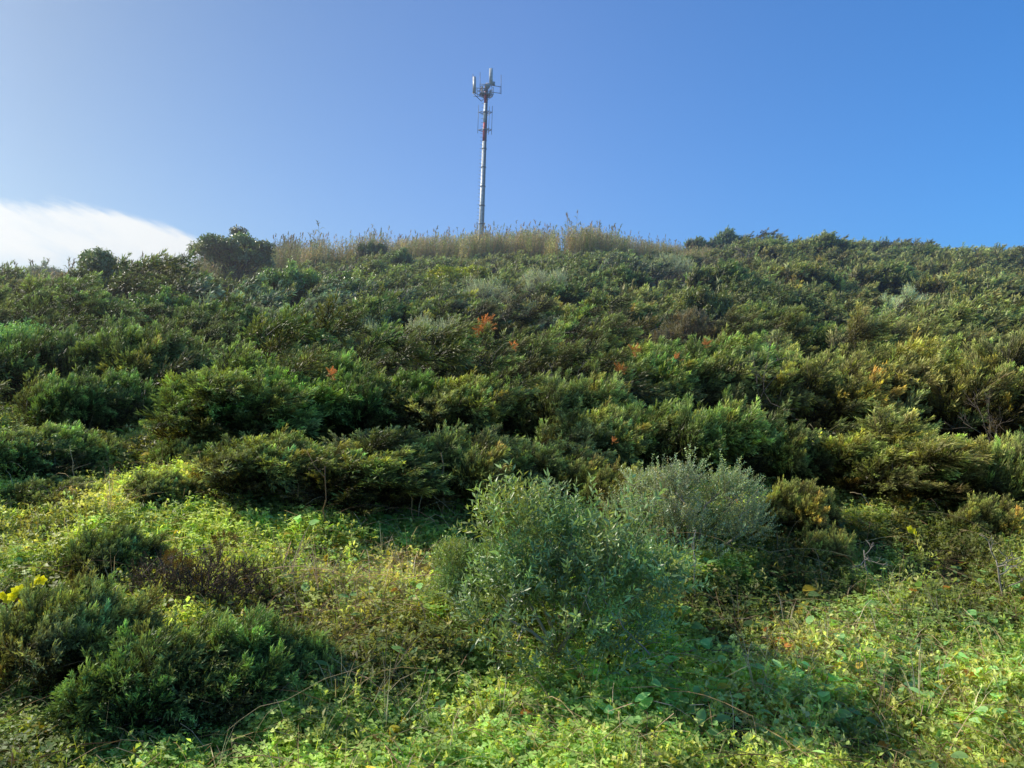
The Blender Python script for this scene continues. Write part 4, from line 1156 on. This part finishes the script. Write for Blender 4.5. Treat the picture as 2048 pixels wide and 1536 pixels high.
stick([(1395, 1235), (1388, 1150), (1392, 1060)], 0.0, 0.005, GY, "bare upright stem at the right side of the olive bush", "dry_stalk", 1, 11)
stick([(1538, 965), (1528, 905), (1545, 850)], -0.1, 0.008, ST, "upright pale stick beside the black hollow", "dry_stalk", 1, 12)
stick([(1540, 860), (1520, 800), (1530, 742)], -0.4, 0.006, (0.24, 0.18, 0.14), "bare brown twig tangle sticking out above the black hollow", "dead_twig", 9, 13)
stick([(1120, 850), (1115, 810), (1105, 780)], -0.5, 0.006, (0.30, 0.26, 0.21), "grey dead twig tangle in the centre junipers", "dead_twig", 8, 14)
stick([(1995, 925), (1985, 900), (1975, 872)], -0.5, 0.005, (0.22, 0.17, 0.13), "bare dark twig tangle on the juniper at the right edge", "dead_twig", 8, 15)
stick([(1620, 975), (1615, 945), (1622, 918)], -0.1, 0.007, (0.24, 0.17, 0.14), "small dark dead twig at the foot of the black hollow", "dead_twig", 6, 16)
stick([(1490, 545), (1485, 525), (1492, 512)], -1.0, 0.03, (0.3, 0.24, 0.17), "tiny bare twig tuft high on the right slope", "dead_twig", 8, 17)
stick([(395, 1535), (480, 1440), (600, 1385), (745, 1318)], -0.05, 0.0018, ST, "long thin straw slanting across the lower left foreground", seed=18)
stick([(1100, 1575), (1180, 1500), (1262, 1430)], 0.0, 0.003, (0.45, 0.38, 0.2), "long straw slanting up right at the bottom centre", seed=19)
stick([(1300, 1310), (1262, 1270), (1220, 1215), (1190, 1170)], -0.3, 0.005, GY, "long bare branch trailing from the olive bush to its lower right", "dead_twig", 3, 20, foot=(1310, 1330))
stick([(1255, 1110), (1275, 1065), (1302, 1018)], -0.15, 0.004, (0.30, 0.33, 0.15), "long upright shoot leaning right out of the olive bush", "dead_twig", 2, 21, foot=(1240, 1290))
stick([(165, 1000), (145, 940), (140, 890)], 0, 0.004, ST, "leaning straw on the left bank", "dry_stalk", 1, 22)
stick([(285, 1165), (330, 1120), (400, 1098), (420, 1095)], -0.1, 0.003, GY, "thin curved twig arching over the dried brown shrub", "dry_stalk", 0, 23)

# dried brown shrub with ochre heads
def dried_heads():
    q = ground_at(390, 1225); Yd = q[1]
    root = bpy.data.objects.new("dried_shrub", None); COL.objects.link(root); root.location = q
    rng = np.random.default_rng(31); g = Geo()
    for k in range(150):
        a_ = rng.uniform(0, 6.28); rr = 0.36 * math.sqrt(rng.random()); e = np.array([rr * math.cos(a_), 0.7 * rr * math.sin(a_), 0.26 * math.sqrt(max(0.05, 1 - (rr / 0.42) ** 2)) * rng.uniform(0.5, 1)])
        s = e * (0.3, 0.3, 0) + rng.normal(0, 0.03, 3) * (1, 1, 0)
        tube(g, [s, (s + e) / 2 + rng.normal(0, 0.03, 3), e, e + rng.normal(0, 0.03, 3) + (0, 0, 0.03)], [0.0035, 0.0028, 0.002, 0.001], np.array([0.13, 0.085, 0.06]) * rng.uniform(0.6, 1.6), 3)
    obj("branches", g.mesh("branches"), M_BARK, root)
    g = Geo(); n = 420
    a_ = rng.uniform(0, 6.28, n); rr = 0.40 * np.sqrt(rng.random(n))
    p = np.stack([rr * np.cos(a_), 0.7 * rr * np.sin(a_), 0.22 * np.sqrt(np.clip(1 - (rr / 0.42) ** 2, 0.03, 1)) * rng.uniform(0.4, 1.05, n)], 1)
    scatter(g, SP_MID, p, rng.normal(0, 0.7, (n, 3)) + (0, 0, 0.8), rng.uniform(0.03, 0.075, n), np.tile([0.12, 0.085, 0.06], (n, 1)) * rng.uniform(0.6, 1.4, (n, 1)), rng)
    obj("foliage", g.mesh("foliage"), M_JUN, root)
    hd = Geo(); n = 150
    d = nrm(rng.normal(0, 1, (n, 3)) + (0, 0, 0.5))
    scatter(hd, SP_MID, d * (0.045, 0.035, 0.024) - d * 0.008, d, rng.uniform(0.012, 0.024, n), np.tile([0.40, 0.24, 0.055], (n, 1)) * rng.uniform(0.6, 1.3, (n, 1)), rng)
    hm = hd.mesh("flower_head"); hm.materials.append(M_JUN)
    for (a2, b2, s) in ((352, 1150, 1.0), (370, 1162, 1.0), (436, 1128, 1.2), (320, 1205, 0.9), (300, 1215, 0.9), (355, 1208, 0.7), (395, 1180, 0.7)):
        o = obj("flower_head", hm, None, root, at_depth(a2, b2, Yd - 0.12) - q, rng.uniform(0, 6), (s, s, s))
        o["label"] = "ochre dried flower head"
    root.scale = (1.25, 1.1, 1.45); tag(root, "low dried brown shrub with ochre flower heads at lower left", "shrub")
dried_heads()

def seed_grass(px, foot, wpx, hpx, n, label, seed):
    q = ground_at(px, foot); Yd = q[1]; rng = np.random.default_rng(seed)
    root = bpy.data.objects.new("dry_grass_tuft", None); COL.objects.link(root); root.location = q
    g = Geo()
    for k in range(n):
        b = np.array([rng.normal(0, 0.25) * wpx, rng.normal(0, 0.1) * wpx, 0]) * Yd / F
        h = hpx * Yd / F * rng.uniform(0.6, 1.1); ln = rng.normal(0.12, 0.2) * h
        p = [b, b + (ln * 0.3, 0, h * 0.5), b + (ln, rng.normal(0, 0.02), h)]
        tube(g, p, [0.003, 0.0025, 0.0015], np.array(ST) * rng.uniform(0.7, 1.2), 3)
        if k % 3 == 0:
            hg = Geo(); tube(hg, [p[2], p[2] + (0.004, 0, 0.02), p[2] + (0.008, 0, 0.05), p[2] + (0.01, 0, 0.065)], [0.002, 0.006, 0.005, 0.001], (0.42, 0.34, 0.24), 5)
            obj("seed_head", hg.mesh("seed_head"), M_DRY, root)
    obj("stalks", g.mesh("stalks"), M_DRY, root)
    gg = Geo(); m = 14
    scatter(gg, GRA, np.stack([rng.normal(0, 0.2, m) * wpx * Yd / F, rng.normal(0, 0.1, m), np.zeros(m)], 1), np.tile([0, 0, 1.0], (m, 1)), rng.uniform(1.5, 2.6, m), np.tile([0.13, 0.15, 0.06], (m, 1)), rng)
    obj("blades", gg.mesh("blades"), M_HERB, root)
    tag(root, label, "grass tuft")
seed_grass(90, 870, 110, 75, 26, "tuft of dry grass with pale seed heads at the left, leftmost of its row", 1)
seed_grass(180, 865, 100, 70, 22, "dry grass tuft in the dark juniper shade, right of the pale seed heads", 2)
seed_grass(250, 870, 90, 80, 18, "arching dry grass tuft nearest the small juniper tuft", 3)
seed_grass(590, 850, 50, 70, 10, "few straw-coloured grass stalks beside the plume-like juniper", 4)

# ------------------------------------------------------------------ telecom mast
MY = 90.0
def axis_px(py): return 963 + (450 - py) * 0.0352
mb = at_depth(963, 450, MY)
mroot = bpy.data.objects.new("telecom_mast", None); COL.objects.link(mroot)
mz0 = float(terrain(mb[0], MY))
mroot.location = (mb[0], MY, mz0)
def mp(zx, zy, dy=0.0):
    """point of the mast from the close-up (8.53 times enlarged), relative to the mast foot"""
    px, py = 900 + zx / 8.53, 120 + zy / 8.53
    return np.array([(px - axis_px(py)) * MY / F, dy, at_depth(axis_px(py), py, MY)[2] - mz0])
def zrow(py): return at_depth(axis_px(py), py, MY)[2] - mz0
def part(name, g, mat, parent=mroot, smooth=False): return obj(name, g.mesh(name, smooth), mat, parent)
def cyl(g, z0, z1, r0, r1, col, sides=20, x=0, y=0): tube(g, [(x, y, z0), (x, y, z1)], [r0, r1], col, sides)
GAL, REDP, DK = (0.85, 0.86, 0.80), (0.62, 0.08, 0.07), (0.10, 0.12, 0.15)
ztop = zrow(172)
def prad(z): return 0.36 + (0.20 - 0.36) * np.clip(z / ztop, 0, 1)
bands = [(0, 283, GAL), (283, 246, REDP), (246, 207, GAL), (207, 172, REDP)]
zz = [0, zrow(283), zrow(246), zrow(207), zrow(172)]
for i, colr in enumerate((GAL, REDP, GAL, REDP)):
    g = Geo(); tube(g, [(0, 0, zz[i]), (0, 0, zz[i + 1])], [prad(zz[i]), prad(zz[i + 1])], colr, 24)
    if i == 0: obj("pole_section", g.mesh("pole_section", True), M_STEEL, mroot)["label"] = "galvanised grey pole section"
    else:
        o_ = obj("pole_section", g.mesh("pole_section", True), M_PAINT if colr is REDP else M_STEEL, mroot); o_["label"] = "weathered red pole band" if colr is REDP else "grey pole section between red bands"
for py in (448, 411.5, 373, 334.7, 297.6, 260, 225):
    g = Geo(); z = zrow(py); cyl(g, z - 0.06, z + 0.06, prad(z) + 0.05, prad(z) + 0.05, (0.2, 0.21, 0.21), 24); part("flange_collar", g, M_STEEL)
g = Geo()
z = 0.6
while z < zrow(197):
    r = prad(z); tube(g, [(-r + 0.03, -0.05, z), (-r - 0.24, -0.05, z)], [0.02, 0.02], (0.22, 0.23, 0.23), 5)
    tube(g, [(-r - 0.235, -0.05, z - 0.01), (-r - 0.235, -0.05, z + 0.06)], [0.02, 0.02], (0.22, 0.23, 0.23), 5); z += 0.44
part("climbing_pegs", g, M_STEEL)
for k, (ax_, rr) in enumerate(((0.25, 0.022), (0.55, 0.03), (0.85, 0.025))):
    g = Geo(); zs = np.linspace(0, ztop * 0.98, 14); r_ = prad(zs) + 0.03
    an = -math.pi / 2 + ax_
    tube(g, np.stack([r_ * math.cos(an), r_ * math.sin(an), zs], 1), np.full(14, rr), (0.09, 0.09, 0.10), 6); part("cable", g, M_PAINT)
def bar(g, a, b, r=0.035, col=DK): tube(g, [a, b], [r, r], col, 6)
# two triangular antenna mounts
for zy in (905, 1205):
    g = Geo(); z = mp(600, zy)[2]
    v_ = [np.array([-0.80, -0.15, z]), np.array([0.78, -0.35, z]), np.array([0.15, 0.85, z])]
    w_ = [np.array([0.48, -0.75, z])]
    ring = [v_[0], np.array([-0.35, -0.55, z]), w_[0], v_[1], v_[2], v_[0]]
    for a_, b_ in zip(ring[:-1], ring[1:]): bar(g, a_, b_, 0.028, (0.2, 0.22, 0.25))
    for a_ in (v_[0], w_[0], v_[1], v_[2]):
        bar(g, np.array([0, 0, z - 0.15]), a_, 0.028, (0.2, 0.22, 0.25)); bar(g, np.array([0, 0, z + 0.12]), a_ * (0.75, 0.75, 1), 0.02, (0.2, 0.22, 0.25))
    part("antenna_mount", g, M_STEEL)
for (x_, y_, z0_, z1_) in ((-0.82, -0.15, 1262, 780), (0.80, -0.35, 1285, 800), (0.47, -0.77, 1310, 830)):
    g = Geo(); bar(g, (x_, y_, mp(0, z0_)[2]), (x_, y_, mp(0, z1_)[2]), 0.03, (0.14, 0.17, 0.22)); part("dipole_antenna", g, M_PAINT)
# round platform
z = mp(0, 600)[2]
g = Geo(); R_ = 0.78
n = 28; a_ = np.arange(n + 1) * 2 * math.pi / n
for rr in (R_, R_ * 0.62): tube(g, np.stack([rr * np.cos(a_), rr * np.sin(a_), 0 * a_ + z], 1), np.full(n + 1, 0.05), (0.34, 0.35, 0.32), 6)
for k in range(14):
    b_ = k * 2 * math.pi / 14; bar(g, np.array([0.18 * math.cos(b_), 0.18 * math.sin(b_), z - 0.02]), np.array([R_ * math.cos(b_), R_ * math.sin(b_), z - 0.02]), 0.03, (0.3, 0.3, 0.28))
for k in range(4):
    b_ = k * math.pi / 2 + 0.5; bar(g, np.array([0.2 * math.cos(b_), 0.2 * math.sin(b_), z - 0.5]), np.array([R_ * math.cos(b_), R_ * math.sin(b_), z - 0.04]), 0.03, (0.3, 0.3, 0.28))
part("platform", g, M_STEEL)
g = Geo()
for hz in (0.45, 0.85):
    tube(g, np.stack([R_ * np.cos(a_), R_ * np.sin(a_), 0 * a_ + z + hz], 1), np.full(n + 1, 0.022), (0.36, 0.36, 0.35), 5)
for k in range(9):
    b_ = k * 2 * math.pi / 9; bar(g, np.array([R_ * math.cos(b_), R_ * math.sin(b_), z]), np.array([R_ * math.cos(b_), R_ * math.sin(b_), z + 0.85]), 0.022, (0.36, 0.36, 0.35))
part("guard_rail", g, M_STEEL)
# drum antenna, equipment boxes
g = Geo(); c0 = mp(640, 465, -0.45)
tube(g, [c0 + (0, 0.2, 0), c0 + (0, -0.05, 0)], [0.30, 0.34], (0.50, 0.46, 0.42), 24)
tube(g, [c0 + (0, -0.05, 0), c0 + (0, -0.12, 0)], [0.34, 0.20], (0.58, 0.54, 0.50), 24); part("drum_antenna", g, M_PAINT)
for (zx, zy, dy, s_) in ((600, 520, -0.3, (0.25, 0.2, 0.4)), (690, 560, -0.2, (0.25, 0.2, 0.35)), (745, 412, -0.2, (0.32, 0.25, 0.42)), (560, 560, 0.1, (0.2, 0.2, 0.3))):
    g = Geo(); box(g, mp(zx, zy, dy), s_, (0.42, 0.42, 0.40)); part("equipment_box", g, M_PAINT)
# panel antennas: a slim box with a rounded radome front and clamp brackets
def panel(zx, zy0, zy1, w_, dy, ang, col):
    g = Geo(); a0, a1 = mp(zx, zy1, dy), mp(zx, zy0, dy)
    n_ = 10; t = np.linspace(0, math.pi, n_)
    prof = [np.array([-w_ / 2, 0.10, 0]), ] + [np.array([-w_ / 2 * math.cos(q_), -0.10 * math.sin(q_) ** 0.6, 0]) for q_ in t] + [np.array([w_ / 2, 0.10, 0])]
    Rz = np.array([[math.cos(ang), -math.sin(ang), 0], [math.sin(ang), math.cos(ang), 0], [0, 0, 1]])
    pr = np.array(prof) @ Rz.T; k = len(pr)
    V = np.concatenate([pr + a0, pr + a1]); f = []
    for i_ in range(k): j_ = (i_ + 1) % k; f += [(i_, j_, j_ + k), (i_, j_ + k, i_ + k)]
    for i_ in range(1, k - 1): f += [(0, i_ + 1, i_), (k, k + i_, k + i_ + 1)]
    g.add(V, f, col); o_ = part("panel_antenna", g, M_PAINT)
    gb = Geo()
    bk = Rz @ np.array([0, 0.24, 0])
    bar(gb, a0 + bk - (0, 0, 0.1), a1 + bk + (0, 0, 0.05), 0.035, (0.25, 0.26, 0.27))
    for tt in (0.15, 0.8): m_ = a0 + (a1 - a0) * tt; bar(gb, m_, m_ + bk, 0.03, (0.25, 0.26, 0.27))
    obj("clamp_bracket", gb.mesh("clamp_bracket"), M_STEEL, o_)
panel(698, 158, 430, 0.40, -0.25, -0.35, (0.62, 0.65, 0.62))
panel(408, 300, 572, 0.34, -0.1, -0.9, (0.60, 0.62, 0.60))
panel(545, 415, 560, 0.20, 0.7, 2.6, (0.4, 0.42, 0.42))
for (zx, z0_, z1_, dy) in ((388, 560, 245, 0.05), (508, 560, 180, 0.5), (872, 565, 240, 0.1), (735, 580, 450, 0.2)):
    g = Geo(); bar(g, mp(zx, z0_, dy), mp(zx, z1_, dy), 0.035 if z0_ - z1_ > 200 else 0.05, (0.13, 0.16, 0.22)); part("whip_antenna", g, M_PAINT)
for (pa, pb, r_) in (((508, 382, 0.5), (872, 442, 0.1), 0.035), ((500, 492, 0.5), (872, 556, 0.1), 0.035), ((855, 442, 0.1), (855, 556, 0.1), 0.03),
                     ((378, 560, 0.05), (535, 712, -0.1), 0.045), ((535, 712, -0.1), (590, 650, 0), 0.03), ((388, 480, 0.05), (600, 488, 0), 0.035), ((388, 555, 0.05), (520, 610, 0), 0.035),
                     ((398, 620, 0.1), (520, 622, 0.0), 0.03), ((430, 500, 0), (540, 570, 0), 0.025), ((430, 570, 0), (540, 490, 0), 0.025), ((470, 490, 0.1), (470, 620, 0.1), 0.025)):
    g = Geo(); bar(g, mp(*pa), mp(*pb), r_, (0.14, 0.17, 0.22)); part("support_bar", g, M_STEEL)
g = Geo(); box(g, (0, 0, 0.1), (1.8, 1.8, 0.5), (0.3, 0.3, 0.28)); part("concrete_footing", g, M_PAINT)
tag(mroot, "tall grey telecom mast with red bands and antennas on the ridge", "mast")
print("TRIS", sum(len(o.data.polygons) for o in scene.objects if o.type == 'MESH'), "unique", sum(len(m.polygons) for m in bpy.data.meshes), "objs", len(scene.objects))
